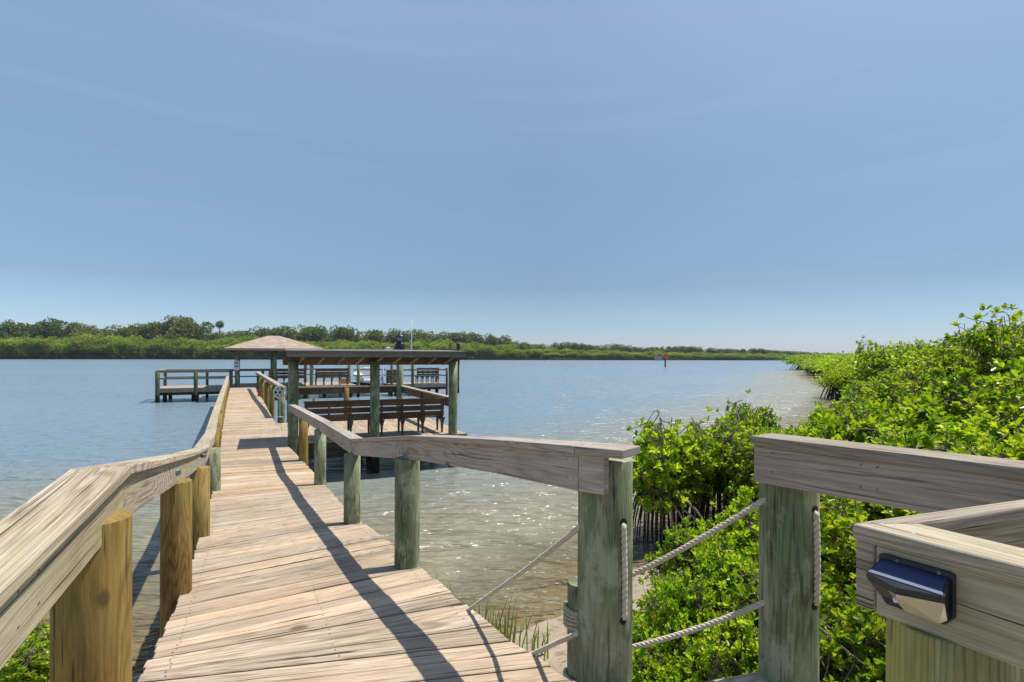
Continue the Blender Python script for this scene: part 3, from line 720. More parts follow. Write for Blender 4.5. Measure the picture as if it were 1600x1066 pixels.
# ---------------------------------------------------------------- shelter platform, shelter, benches
U = Vector((.92, .39, 0)).normalized(); V = Vector((-.39, .92, 0)).normalized()
S1 = Vector((-1.62, 15.5, 0)); S0 = S1 - U * 4.1
def SP(t, s, z=0): return S0 + U * t + V * s + UP * z
pf = empty('bench_platform', SP(0, 0), 'square plank platform with the roofed benches, joined to the right of the boardwalk', 'platform')
mb = MB(); n_ = 30
for k in range(n_):       # planks run along V
    t0 = -.75 + k * .1745
    mb.box(SP(t0 + .085, 2.12, -.019 + random.uniform(-.002, .002)), V * 2.2, U * .0835, UP * .019)
mb.build('deck_planks', M['deck'], pf)
mb = MB()
for s in (-.04, .9, 1.9, 2.9, 4.26): mb.box(SP(1.9, s, -.135), U * 2.6, V * .025, UP * .095)
for s in (-.04, 2.1, 4.2): mb.box(SP(1.9, s, -.33), U * 2.55, V * .05, UP * .095)
mb.build('joist', M['underdeck'], pf)
for t_, s in ((.3, 2.1), (2.2, 2.1), (4.1, 2.1), (.3, 4.2), (2.2, 4.2), (4.1, 4.2)):
    mb = MB(); mb.cyl(SP(t_, s, -3), SP(t_, s, -.24), .12, n=14, wob=.02, rings=4); mb.build('pile', M['darkpost'], pf)

sh = empty('bench_shelter', SP(2, 0), 'narrow flat-roofed timber shelter on round green posts over the long bench', 'shelter')
for t_, m_ in ((0, 'greenpost'), (1.98, 'greenpost'), (4.1, 'greenpost')):
    mb = MB(); mb.cyl(SP(t_, 0, -3), SP(t_, 0, 1.99), .125, .122, n=18, wob=.02, rings=6); mb.build('post', M[m_], sh)
for s in (.15, .95):
    mb = MB(); mb.box(SP(2.05, s, 2.0), U * 2.28, V * .022, UP * .10); mb.build('beam', M['brownbeam'], sh)
for k in range(10):
    t_ = -.12 + k * .478; mb = MB(); mb.sweep([[SP(t_ - .02, -.5, 2.135), SP(t_ + .02, -.5, 2.135), SP(t_ + .02, -.5, 2.215), SP(t_ - .02, -.5, 2.215)],
                                       [SP(t_ - .02, 1.1, 2.11), SP(t_ + .02, 1.1, 2.11), SP(t_ + .02, 1.1, 2.255), SP(t_ - .02, 1.1, 2.255)]]); mb.build('rafter', M['brownbeam'], sh)
for k in range(9):
    t_ = .1 + k * .47; mb = MB(); mb.board(SP(t_ + .13, -.42, 2.11), SP(t_, .12, 1.915), U, .035, .05); mb.build('brace', M['rail'], sh)
mb = MB(); mb.sweep([[SP(-.19, -.62, 2.225), SP(4.29, -.62, 2.225), SP(4.29, -.62, 2.262), SP(-.19, -.62, 2.262)], [SP(-.19, 1.2, 2.27), SP(4.29, 1.2, 2.27), SP(4.29, 1.2, 2.315), SP(-.19, 1.2, 2.315)]])
mb.build('roof', M['greyfascia'], sh)
mb = MB(); mb.box(SP(2.05, -.57, 2.165), U * 2.22, V * .02, UP * .058); mb.build('fascia', M['greyfascia'], sh)

def bench(origin, u, v, L, nfr, label, group, mat='bench', arcs=False):
    root = empty('bench', origin, label, 'bench', group)
    P = lambda t, s, z: Vector(origin) + u * t + v * s + UP * z
    for k in range(3):      # back slats, leaning
        z = .53 + k * .165; s = .03 - k * .02 + (0 if k < 3 else 0)
        mb = MB(); mb.box(P(L / 2, s - .04, z), u * (L / 2), v * .013, UP * .068); mb.build('back_slat', M[mat], root)
    mb = MB(); mb.box(P(L / 2, -.06, .945), u * (L / 2 + .03), v * .045, UP * .017); mb.build('top_rail', M[mat], root)
    for k in range(4):
        mb = MB(); mb.box(P(L / 2, .09 + k * .115, .43), u * (L / 2), v * .05, UP * .016); mb.build('seat_slat', M[mat], root)
    for k in range(nfr):
        t_ = .06 + (L - .12) * k / (nfr - 1); fr = MB()
        def plate(poly):
            a = [P(t_ - .022, s, z) for s, z in poly]; b = [P(t_ + .022, s, z) for s, z in poly]; fr.sweep([a, b])
        plate([(-.07, 0), (-.02, 0), (.05, .42), (-.03, .93), (-.08, .93), (-.09, .42)])
        plate([(.06, .34), (.50, .34), (.50, .41), (.06, .41)]); plate([(.42, 0), (.47, 0), (.50, .34), (.38, .34)])
        # tapered brace seen from behind
        fr.sweep([[P(t_ - .08, -.085, .42), P(t_ + .08, -.085, .42), P(t_ + .08, -.055, .42), P(t_ - .08, -.055, .42)], [P(t_ - .03, -.085, .24), P(t_ + .03, -.085, .24), P(t_ + .03, -.055, .24), P(t_ - .03, -.055, .24)],
                  [P(t_ - .018, -.075, 0), P(t_ + .018, -.075, 0), P(t_ + .018, -.045, 0), P(t_ - .018, -.045, 0)]])
        fr.build('frame', M[mat], root)
    return root
bench(SP(.28, .50), U, V, 1.75, 4, 'brown slatted bench seen from behind under the shelter, left of its middle post', 'benches under the flat shelter roof')
bench(SP(2.18, .50), U, V, 1.80, 4, 'brown slatted bench seen from behind under the shelter, right of its middle post', 'benches under the flat shelter roof')

# slip railing behind the platform
def simple_rail(name, label, runs, posts, depth=.25, cat='railing', capmat='cap', midrail=None, facemat='brownbeam'):
    root = empty(name, Vector(runs[0][0]) - UP * 1, label, cat)
    for a, b in runs:
        a, b = Vector(a), Vector(b); d = (b - a).normalized(); w = Vector((-d.y, d.x, 0)).normalized()
        mb = MB(); mb.box((a + b) / 2 - UP * .019, (b - a) / 2, w * .08, UP * .019); mb.build('cap_board', M[capmat], root)
        mb = MB(); mb.box((a + b) / 2 - UP * (.039 + depth / 2), (b - a) / 2, w * .02, UP * depth / 2); mb.build('side_board', M[facemat], root)
        if midrail:
            mb = MB(); mb.box((a + b) / 2 - UP * midrail, (b - a) / 2, w * .02, UP * .045); mb.build('middle_board', M[facemat], root)
    for (p, zt, dia, mt) in posts:
        p = Vector(p); mb = MB(); mb.cyl((p.x, p.y, -3), (p.x, p.y, zt), dia / 2, n=14, wob=.02, rings=5); mb.build('post', M[mt], root)
    return root
cR, cL = SP(4.1, 6.8, 1.0), SP(.1, 6.8, 1.0)
simple_rail('slip_railing', 'low timber rail boxing in the open slip behind the platform', [(SP(4.1, .18, 1.0), cR), (cR - U * .085, cL)],
            [(SP(4.02, 6.7, 0), 2.05, .26, 'greenpost'), (SP(4.1, 3.4, 0), .95, .16, 'darkpost'), (SP(2.05, 6.75, 0), .95, .2, 'yellowpost'), (SP(.1, 6.7, 0), 1.2, .2, 'darkpost')], .24, facemat='brownbeam')
# lantern on the tall pile
def lantern(p, s, label):
    root = empty('dock_lantern', p, label, 'lantern')
    mb = MB(); mb.lathe(p, [(.10 * s, 0), (.15 * s, .02 * s), (.15 * s, .10 * s), (.17 * s, .16 * s), (.18 * s, .34 * s), (.17 * s, .46 * s), (.12 * s, .52 * s), (.07 * s, .56 * s)], n=12); mb.build('body', M['black'], root)
    mb = MB(); mb.lathe(p + UP * .56 * s, [(.06 * s, 0), (.075 * s, .03 * s), (.075 * s, .15 * s), (.06 * s, .17 * s)], n=12); mb.build('glass', M['lampgrey'], root)
    mb = MB(); mb.lathe(p + UP * .72 * s, [(.17 * s, -.03 * s), (.18 * s, 0), (.12 * s, .04 * s), (.07 * s, .08 * s), (.02 * s, .11 * s), (.02 * s, .14 * s), (.035 * s, .17 * s), (.01 * s, .2 * s)], n=12); mb.build('cap', M['black'], root)
    return root
lp = SP(4.02, 6.7, 2.05)
lantern(lp + UP * .02, 1.12, 'black lantern with a brimmed cap on the tall green pile above the shelter roof')
fl = empty('flood_lamp', lp + Vector((-.2, 0, .28)), 'small white flood lamp on an arm beside the black lantern', 'lamp')
mb = MB(); mb.lathe(lp + Vector((-.38, 0, .34)), [(.03, -.05), (.17, 0), (.18, .05), (.10, .08)], n=14); mb.build('shade', M['white'], fl)
mb = MB(); mb.tube([lp + Vector((-.3, 0, .33)), lp + Vector((-.17, 0, .27)), lp + Vector((0, 0, .2))], .018); mb.build('arm', M['black'], fl)
# things hung on the slip rail
p = px(490, 616, 21.2); ns_ = empty('notice_board', p, 'blank white square notice on the rail of the slip', 'notice')
mb = MB(); mb.box(p, U * .165, V * .008, UP * .175); mb.build('panel', M['white'], ns_, bevel=.003)
mb = MB(); mb.box(p + V * .02 - UP * .08, U * .025, V * .012, UP * .30); mb.build('batten', M['brownbeam'], ns_)
p = px(598, 592, 22.4); pn = empty('foam_pole', p - UP * .42, 'upright lilac foam pole tied to the slip rail', 'pole')
mb = MB(); mb.tube([p - UP * .45, p - UP * .1 + U * .004, p + UP * .46], [.030, .032, .030], n=10); mb.build('foam', M['purple'], pn)
mb = MB(); mb.cyl(p - UP * .58, p - UP * .45, .02, n=10); mb.build('tip', M['white'], pn)
p = px(592, 603, 22.35); cl_ = empty('dock_cleat', p, 'white cleat with a line on the slip rail beside the lilac pole', 'cleat')
mb = MB(); mb.tube([p + UP * .03 - U * .12, p + UP * .06, p + UP * .03 + U * .12], .025, n=8); mb.build('horn', M['white'], cl_)
mb = MB(); mb.tube([p, p - V * .06 - UP * .15, p - V * .05 - UP * .42], .012, n=6); mb.build('line', M['rope'], cl_)

# reel at the end of the far rail
def reel():
    c = px(437.5, 613, 19.4); nrm = Vector((c.x, c.y, 0)).normalized() * -1; a = Vector((-nrm.y, nrm.x, 0)); R_ = .225
    root = empty('wheel_reel', px(440, 652, 19.4), 'pale round reel with six holes standing at the end of the handrail', 'reel')
    def ring(r0, r1, off, name, n=36, mat='cream'):
        mb = MB(); secs = []
        for k in range(n + 1):
            th = 2 * math.pi * k / n; e = a * math.cos(th) + UP * math.sin(th)
            q = lambda r_, o_: c + e * r_ + nrm * o_
            secs.append([q(r0, off - .015), q(r1, off - .015), q(r1, off + .015), q(r0, off + .015)])
        mb.sweep(secs, closed_ends=False); return mb
    for off in (-.06, .06):
        mb = ring(.175, R_, off, 'rim')
        m2 = ring(.045, .085, off, 'hub'); b = len(mb.v)
        mb.v += m2.v; mb.f += [[i + b for i in f] for f in m2.f]; mb.uv += m2.uv; mb.r += m2.r; mb.smooth += m2.smooth
        for k in range(6):
            th = math.pi / 6 + k * math.pi / 3; e = a * math.cos(th) + UP * math.sin(th); t_ = nrm.cross(e)
            mb.box(c + e * .13 + nrm * off, e * .052, t_ * .024, nrm * .012)
        mb.build('wheel', M['cream'], root)
    mb = MB(); mb.cyl(c - nrm * .09, c + nrm * .09, .042, n=14); mb.build('axle', M['black'], root)
    mb = MB(); mb.tube([c - UP * .2 + nrm * .05, c - UP * .5 + nrm * .06, Vector((c.x, c.y, .03)) + nrm * .07], [.018, .015, .018], n=8); mb.build('stand', M['cream'], root)
    mb = MB(); mb.box(Vector((c.x, c.y, .02)) + nrm * .07, a * .11, nrm * .05, UP * .016); mb.build('foot', M['cream'], root)
reel()
# red can
p = px(408, 616.5, 29.5); p.z = 0; p.x -= .02
rc = empty('red_can', p, 'faded red fuel can on the boardwalk against the handrail posts', 'can')
mb = MB(); mb.box(p + UP * .17, U * .15, V * .11, UP * .17); mb.build('body', M['red'], rc, bevel=.04)
mb = MB(); mb.tube([p + UP * .33 - U * .08, p + UP * .42 - U * .05, p + UP * .42 + U * .05, p + UP * .33 + U * .08], .018, n=8); mb.build('handle', M['red'], rc)
mb = MB(); mb.tube([p + UP * .33 + U * .10, p + UP * .44 + U * .16], [.03, .02], n=8); mb.build('spout', M['black'], rc)

# ---------------------------------------------------------------- T-head dock with the gazebo
U2 = Vector((.906, .423, 0)).normalized(); V2 = Vector((-.423, .906, 0)).normalized(); A0 = Vector((-22.5, 35.7, 0))
def TP(t, s, z=0): return A0 + U2 * t + V2 * s + UP * z
def dock(label, t0, t1, s0, s1):
    root = empty('dock', TP((t0 + t1) / 2, s0), label, 'dock')
    mb = MB(); n = int((s1 - s0) / .145)
    for k in range(n): mb.box(TP((t0 + t1) / 2, s0 + (k + .5) * .145, -.019), U2 * (t1 - t0) / 2, V2 * .0705, UP * .019)
    mb.build('deck_planks', M['deck'], root)
    mb = MB(); mb.box(TP((t0 + t1) / 2, s0 - .03, -.14), U2 * (t1 - t0) / 2, V2 * .025, UP * .13)
    mb.box(TP(t0 - .03, (s0 + s1) / 2, -.14), V2 * (s1 - s0) / 2, U2 * .025, UP * .13); mb.build('rim_board', M['rail'], root)
    mb = MB()
    for s in np.arange(s0 + .3, s1, 1.2): mb.box(TP((t0 + t1) / 2, s, -.36), U2 * (t1 - t0) / 2 * .98, V2 * .05, UP * .10)
    mb.build('joist', M['underdeck'], root)
    for t_ in np.arange(t0 + .4, t1 + .01, max(1.6, (t1 - t0 - .8) / 4)):
        for s in (s0 + .3, s1 - .3):
            mb = MB(); mb.cyl(TP(t_, s, -3), TP(t_, s, -.27), .12, n=10); mb.build('pile', M['darkpost'], root)
    return root
dock('plank dock head with rails left of the gazebo, above open water', 0, 4.25, 0, 3.4)
dock('plank dock head under the tan-roofed gazebo at the end of the boardwalk', 4.28, 12.4, -.05, 5.6)
dock('far right dock finger carrying a brown bench, right of the lifted boat', 14.9, 19.3, -.1, 2.6)
simple_rail('dock_railing', 'three-board railing round the left end of the dock head', [(TP(0, .05, 1.16), TP(4.2, .05, 1.16)), (TP(.05, 3.35, 1.14), TP(8.8, 3.35, 1.14)), (TP(.05, .1, 1.15), TP(.05, 3.3, 1.15))],
            [(TP(0.03, .0, 0), 1.1, .26, 'darkpost'), (TP(2.15, .0, 0), 1.1, .24, 'darkpost'), (TP(4.2, .0, 0), 1.1, .22, 'darkpost'), (TP(.05, 3.4, 0), 1.1, .2, 'darkpost'), (TP(2.6, 3.4, 0), 1.1, .18, 'brownpost' if False else 'darkpost'), (TP(6.2, 3.4, 0), 1.1, .18, 'yellowpost')], .13, midrail=.55, facemat='rail')
# gazebo
gz_ = empty('gazebo', TP(6.9, 2.3), 'open gazebo with a low pyramid roof of pinkish tan shingles at the boardwalk end', 'gazebo')
for t_ in (4.55, 6.9, 9.3):
    for s in (.25, 5.0):
        mb = MB(); mb.cyl(TP(t_, s, -3), TP(t_, s, 2.42), .125, n=14, wob=.02, rings=4); mb.build('post', M['greenpost'], gz_)
for s in (.25, 5.0):
    mb = MB(); mb.box(TP(6.92, s, 2.47), U2 * 2.9, V2 * .05, UP * .12); mb.build('beam', M['brownbeam'], gz_)
for t_ in (4.3, 9.5):
    mb = MB(); mb.box(TP(t_, 2.62, 2.48), V2 * 2.3, U2 * .04, UP * .11); mb.build('beam', M['brownbeam'], gz_)
def shingle():
    m, n, l, p = newmat('tan_shingles'); tx = n.new('ShaderNodeTexCoord')
    br = n.new('ShaderNodeTexBrick'); br.inputs['Scale'].default_value = 3.2; br.inputs['Color1'].default_value = (.40, .32, .24, 1); br.inputs['Color2'].default_value = (.31, .24, .18, 1); br.inputs['Mortar'].default_value = (.21, .16, .12, 1)
    br.inputs['Mortar Size'].default_value = .01; l.new(tx.outputs['Object'], br.inputs['Vector'])
    nz = n.new('ShaderNodeTexNoise'); nz.inputs['Scale'].default_value = 2; nz.inputs['Detail'].default_value = 8; l.new(tx.outputs['Object'], nz.inputs['Vector'])
    mx = n.new('ShaderNodeMixRGB'); mx.blend_type = 'OVERLAY'; mx.inputs[0].default_value = .5; l.new(br.outputs[0], mx.inputs['Color1']); l.new(nz.outputs['Fac'], mx.inputs['Color2'])
    l.new(mx.outputs[0], p.inputs['Base Color']); p.inputs['Roughness'].default_value = .9; return m
M['shingle'] = shingle()
mb = MB(); ev = [TP(3.8, -.75, 2.60), TP(10.05, -.75, 2.60), TP(10.05, 6.0, 2.60), TP(3.8, 6.0, 2.60)]; pk = [TP(6.5, 2.62, 3.55), TP(7.3, 2.62, 3.55)]
mb.poly([ev[0], ev[1], pk[1], pk[0]]); mb.poly([ev[1], ev[2], pk[1]]); mb.poly([ev[2], ev[3], pk[0], pk[1]]); mb.poly([ev[3], ev[0], pk[0]]); mb.build('roof', M['shingle'], gz_)
mb = MB()
for a, b in zip(ev, ev[1:] + ev[:1]):
    d_ = (b - a).normalized(); mb.box((a + b) / 2 - UP * .075, (b - a) / 2 - d_ * .02, d_.cross(UP) * .018, UP * .07)
mb.build('fascia', M['rail'], gz_)
mb = MB(); mb.poly([e - UP * .06 for e in ev][::-1]); mb.build('ceiling', M['brownbeam'], gz_)
# sign on the gazebo post
p = TP(4.52, .08, 0); p.z = px(366, 571, p.y).z
sg = empty('post_sign', p, 'white sign with a navy band on the gazebo post beside the boardwalk', 'sign')
mb = MB(); mb.box(p, U2 * .17, V2 * .01, UP * .31); mb.build('panel', M['sign'], sg, bevel=.004)
mb = MB(); mb.box(p - V2 * .012 - UP * .06, U2 * .12, V2 * .003, UP * .04); mb.build('band', M['navy'], sg)
mb = MB(); mb.box(p - V2 * .012 + UP * .16, U2 * .12, V2 * .003, UP * .07); mb.build('band', M['lampgrey'], sg)
# benches on the head (backs to the camera)
b1_ = bench(TP(6.5, .35), U2, V2, 2.45, 6, 'long dark slatted bench on the dock head under the right half of the gazebo', 'benches on the dock head')
b2_ = bench(TP(9.55, .30), U2, V2, 2.3, 5, 'dark slatted bench on the dock head just right of the gazebo posts', 'benches on the dock head')
b3_ = bench(TP(16.9, .20), U2, V2, 1.75, 5, 'dark slatted bench on the far right dock finger', 'benches on the dock head')
for q_ in (b1_, b2_, b3_): q_.scale = (1, 1, 1.26)
simple_rail('dock_railing', 'low handrail running behind the benches to the far right end of the dock', [(TP(12.4, 1.6, 1.12), TP(14.8, 1.6, 1.12)), (TP(14.9, -.05, 1.12), TP(19.3, -.05, 1.12)), (TP(9.4, 5.5, 1.10), TP(12.4, 5.5, 1.10)), (TP(19.25, .1, 1.1), TP(19.25, 2.6, 1.1))],
            [(TP(12.5, .0, 0), 1.7, .22, 'greenpost'), (TP(14.9, -.12, 0), 1.7, .2, 'darkpost'), (TP(16.5, -.12, 0), 1.7, .2, 'darkpost'), (TP(19.2, -.12, 0), 1.2, .18, 'brownbeam'), (TP(19.2, 2.6, 0), 1.1, .18, 'darkpost')], .07, midrail=.5, facemat='rail')
# crate-like slatted chest and cooler
p = TP(15.1, .55); ch_ = empty('slatted_locker', p, 'reddish slatted wooden locker beside the lifted boat', 'locker')
mb = MB()
for k in range(5): mb.box(p + UP * (.16 + k * .19), U2 * .42, V2 * .25, UP * .08)
mb.build('slats', M['brownbeam'], ch_)
mb = MB()
for a in (-.40, .40): mb.box(p + U2 * a + UP * .52 - V2 * .26, U2 * .04, V2 * .02, UP * .5)
mb.box(p + UP * 1.05, U2 * .47, V2 * .30, UP * .02); mb.build('frame', M['bench'], ch_)
p = TP(11.9, 2.2); cb = empty('cardboard_box', p, 'tan box on the dock behind the benches', 'box')
mb = MB(); mb.box(p + UP * .2, U2 * .3, V2 * .25, UP * .2); mb.build('carton', plain('tan_carton', (.42, .30, .17), .8), cb, bevel=.01)
mb = MB(); mb.box(p + UP * .405, U2 * .28, V2 * .03, UP * .003); mb.build('tape', M['white'], cb)
# boat on a lift
def boat():
    c = TP(13.65, 3.0, .0); ax = V2; ay = U2
    root = empty('skiff', c, 'white open skiff with a dark outboard raised on the lift right of the gazebo', 'boat')
    secs = []
    for s, w, zb, zt in ((-2.2, .82, .05, .62), (-1.2, .92, .0, .62), (0, .95, .0, .66), (1.2, .8, .05, .74), (2.0, .42, .22, .84), (2.5, .06, .5, .92)):
        o = c + ax * s
        secs.append([o + ay * -w + UP * zt, o + ay * -w * .82 + UP * (zb + .12), o + UP * zb, o + ay * w * .82 + UP * (zb + .12), o + ay * w + UP * zt, o + ay * w * .88 + UP * (zt - .02), o + ay * w * .7 + UP * (zb + .22), o - ay * w * .7 + UP * (zb + .22), o - ay * w * .88 + UP * (zt - .02)])
    mb = MB(); mb.sweep(secs, .5); mb.build('hull', M['boat'], root)
    mb = MB(); mb.box(c + UP * .75, ax * .35, ay * .3, UP * .45); mb.build('console', M['boat'], root, bevel=.05)
    o = c - ax * 2.35 + ay * .25
    mb = MB(); mb.box(o + UP * .85, ax * .2, ay * .17, UP * .22); mb.build('outboard_cowl', M['bucket'], root, bevel=.06)
    mb = MB(); mb.box(o + UP * .35, ax * .09, ay * .06, UP * .38); mb.box(o + UP * -.02, ax * .2, ay * .02, UP * .02); mb.build('outboard_leg', M['black'], root)
    for sgn in (-1, 1):
        mb = MB(); mb.tube([c + ay * .75 * sgn - ax * .8 + UP * .6, c + ay * .5 * sgn - ax * .3 + UP * 1.15, c + ay * .4 * sgn + UP * 1.2], .02, n=6); mb.build('grab_rail', M['mast'], root)
    lr_ = empty('boat_lift', TP(13.65, 3), 'timber piles and beams holding the skiff clear of the water', 'boat lift')
    for t_, s in ((12.6, 4.8), (14.75, 4.8)):
        mb = MB(); mb.cyl(TP(t_, s, -3), TP(t_, s, 1.9), .12, n=12); mb.build('pile', M['darkpost'], lr_)
    for s in (1.7, 4.6):
        mb = MB(); mb.box(TP(13.65, s, -.09), U2 * 1.15, V2 * .06, UP * .08); mb.build('cradle_beam', M['underdeck'], lr_)
boat()
# mast and far pile lamp
p = TP(15.9, 2.2); zt = px(643, 498, p.y).z; p.x = (643 - 800) / 880 * p.y
ma = empty('mast', p, 'thin white mast rising behind the shelter roof against the sky', 'mast')
mb = MB(); mb.tube([p + UP * 0, p + UP * (zt * .6), p + UP * zt], [.05, .045, .02], n=8); mb.build('pole', M['mast'], ma)
mb = MB(); mb.lathe(p + UP * zt, [(.03, 0), (.045, .03), (.03, .07)], n=10); mb.build('truck', M['mast'], ma)
q = Vector(((716 - 800) / 880 * 46, 46, -.9)); pl = empty('lamp_pile', q, 'slender dark pile with a small black lamp standing just right of the shelter', 'pile')
mb = MB(); mb.cyl(q - UP * 2, Vector((q.x, q.y, 2.75)), .10, .09, n=12, wob=.02, rings=4); mb.build('pile', M['darkpost'], pl)
mb = MB(); mb.lathe(Vector((q.x, q.y, 2.75)), [(.11, 0), (.16, .03), (.15, .25), (.18, .30), (.12, .42), (.03, .48)], n=12); mb.build('lamp', M['black'], pl)

# ---------------------------------------------------------------- channel marker and shore hut
p = Vector(((1039.5 - 800) / 880 * 165, 165, WATER)); cm = empty('channel_marker', p, 'dark pile carrying a red triangular daymark out in the channel', 'marker')
mb = MB(); mb.cyl(p - UP * 2, p + UP * 3.2, .24, .22, n=12); mb.build('pile', M['darkpost'], cm)
mb = MB(); c = p + UP * 3.3
for rot in (0, 1.9):
    a = Vector((math.cos(rot), math.sin(rot), 0)); b_ = Vector((-math.sin(rot), math.cos(rot), 0)) * .06
    tri = [c - a * .85 - UP * .75, c + a * .85 - UP * .75, c + UP * .95]; off_ = Vector((0, -.3, 0)) if rot == 0 else Vector((0, 0, 0))
    mb.sweep([[v + off_ - b_ for v in tri], [v + off_ + b_ for v in tri]])
mb.build('daymark', M['orange'], cm)
p = Vector(((1028.5 - 800) / 880 * 425, 425, WATER)); hb = empty('shore_hut', p, 'tiny pale hut with reddish gable roof on the far shore beside the channel marker', 'hut')
mb = MB(); mb.box(p + UP * 1.6, (2.0, 0, 0), (0, 2, 0), UP * 1.6); mb.build('wall', plain('pinkish_wall', (.48, .36, .32), .8), hb)
mb = MB(); mb.sweep([[p + Vector((-2.4, -2.4, 3.2)), p + Vector((2.4, -2.4, 3.2)), p + Vector((0, -2.4, 5))], [p + Vector((-2.4, 2.4, 3.2)), p + Vector((2.4, 2.4, 3.2)), p + Vector((0, 2.4, 5))]]); mb.build('roof', plain('rusty_roof', (.22, .07, .05), .8), hb)

# ---------------------------------------------------------------- foliage
def norm(a): return a / np.maximum(np.linalg.norm(a, axis=1, keepdims=True), 1e-9)
def leaf_mesh(name, base, dirs, L, Wd, mat, rnd, fold=.25, curl=.15):
    """two folded quads per leaf, obovate"""
    n = len(base); dirs = norm(dirs); r = rng.normal(size=(n, 3)); r[:, 2] *= .4
    side = norm(np.cross(dirs, np.array([0, 0, 1.0]) + .45 * r)); up = norm(np.cross(side, dirs))
    L = L[:, None]; Wd = Wd[:, None]
    def pt(u, w, z): return base + dirs * L * u + side * Wd * w + up * L * z
    v = np.stack([pt(0, 0, 0), pt(.42, .42, fold * .35), pt(.80, .40, fold * .3), pt(1, 0, -curl), pt(.80, -.40, fold * .3), pt(.42, -.42, fold * .35)], 1)
    idx = np.arange(n)[:, None] * 6
    f = np.concatenate([idx + np.array([0, 1, 2, 3]), idx + np.array([0, 3, 4, 5])], 1).reshape(-1, 4)
    me = bpy.data.meshes.new(name); V_ = v.reshape(-1, 3)
    me.vertices.add(len(V_)); me.vertices.foreach_set('co', V_.ravel().astype(np.float32))
    me.loops.add(f.size); me.loops.foreach_set('vertex_index', f.ravel().astype(np.int32))
    me.polygons.add(len(f)); me.polygons.foreach_set('loop_start', (np.arange(len(f)) * 4).astype(np.int32))
    me.update(calc_edges=True); me.validate()
    a = me.attributes.new('rnd', 'FLOAT', 'FACE'); a.data.foreach_set('value', np.repeat(rnd, 2).astype(np.float32))
    me.materials.append(mat); return me
def crown_points(n, lobes, rad, flat=.8, shell=.75, low=-.25):
    """points on lumpy lobes in a unit dome; returns points and outward directions"""
    cs = []
    for k in range(lobes):
        th = rng.uniform(0, 2 * math.pi); r = math.sqrt(rng.uniform(0, 1)) * (1 - rad); z = rng.uniform(0, 1) * (1 - r * r) ** .5 * .8
        cs.append((r * math.cos(th), r * math.sin(th), z, rad * rng.uniform(.7, 1.25)))
    cs = np.array(cs)
    if low < -.5: cs[:, 2] = rng.uniform(-.85, .75, lobes)
    k = rng.integers(0, lobes, n); d = norm(rng.normal(size=(n, 3)))
    rr = cs[k, 3] * (shell + (1 - shell) * rng.uniform(0, 1, n) ** .5) * rng.uniform(.82, 1.08, n)
    p = cs[k, :3] + d * rr[:, None]; p[:, 2] *= flat
    keep = p[:, 2] > low; c = cs[k, :3].copy(); c[:, 2] *= flat
    return p[keep], d[keep], c[keep], cs
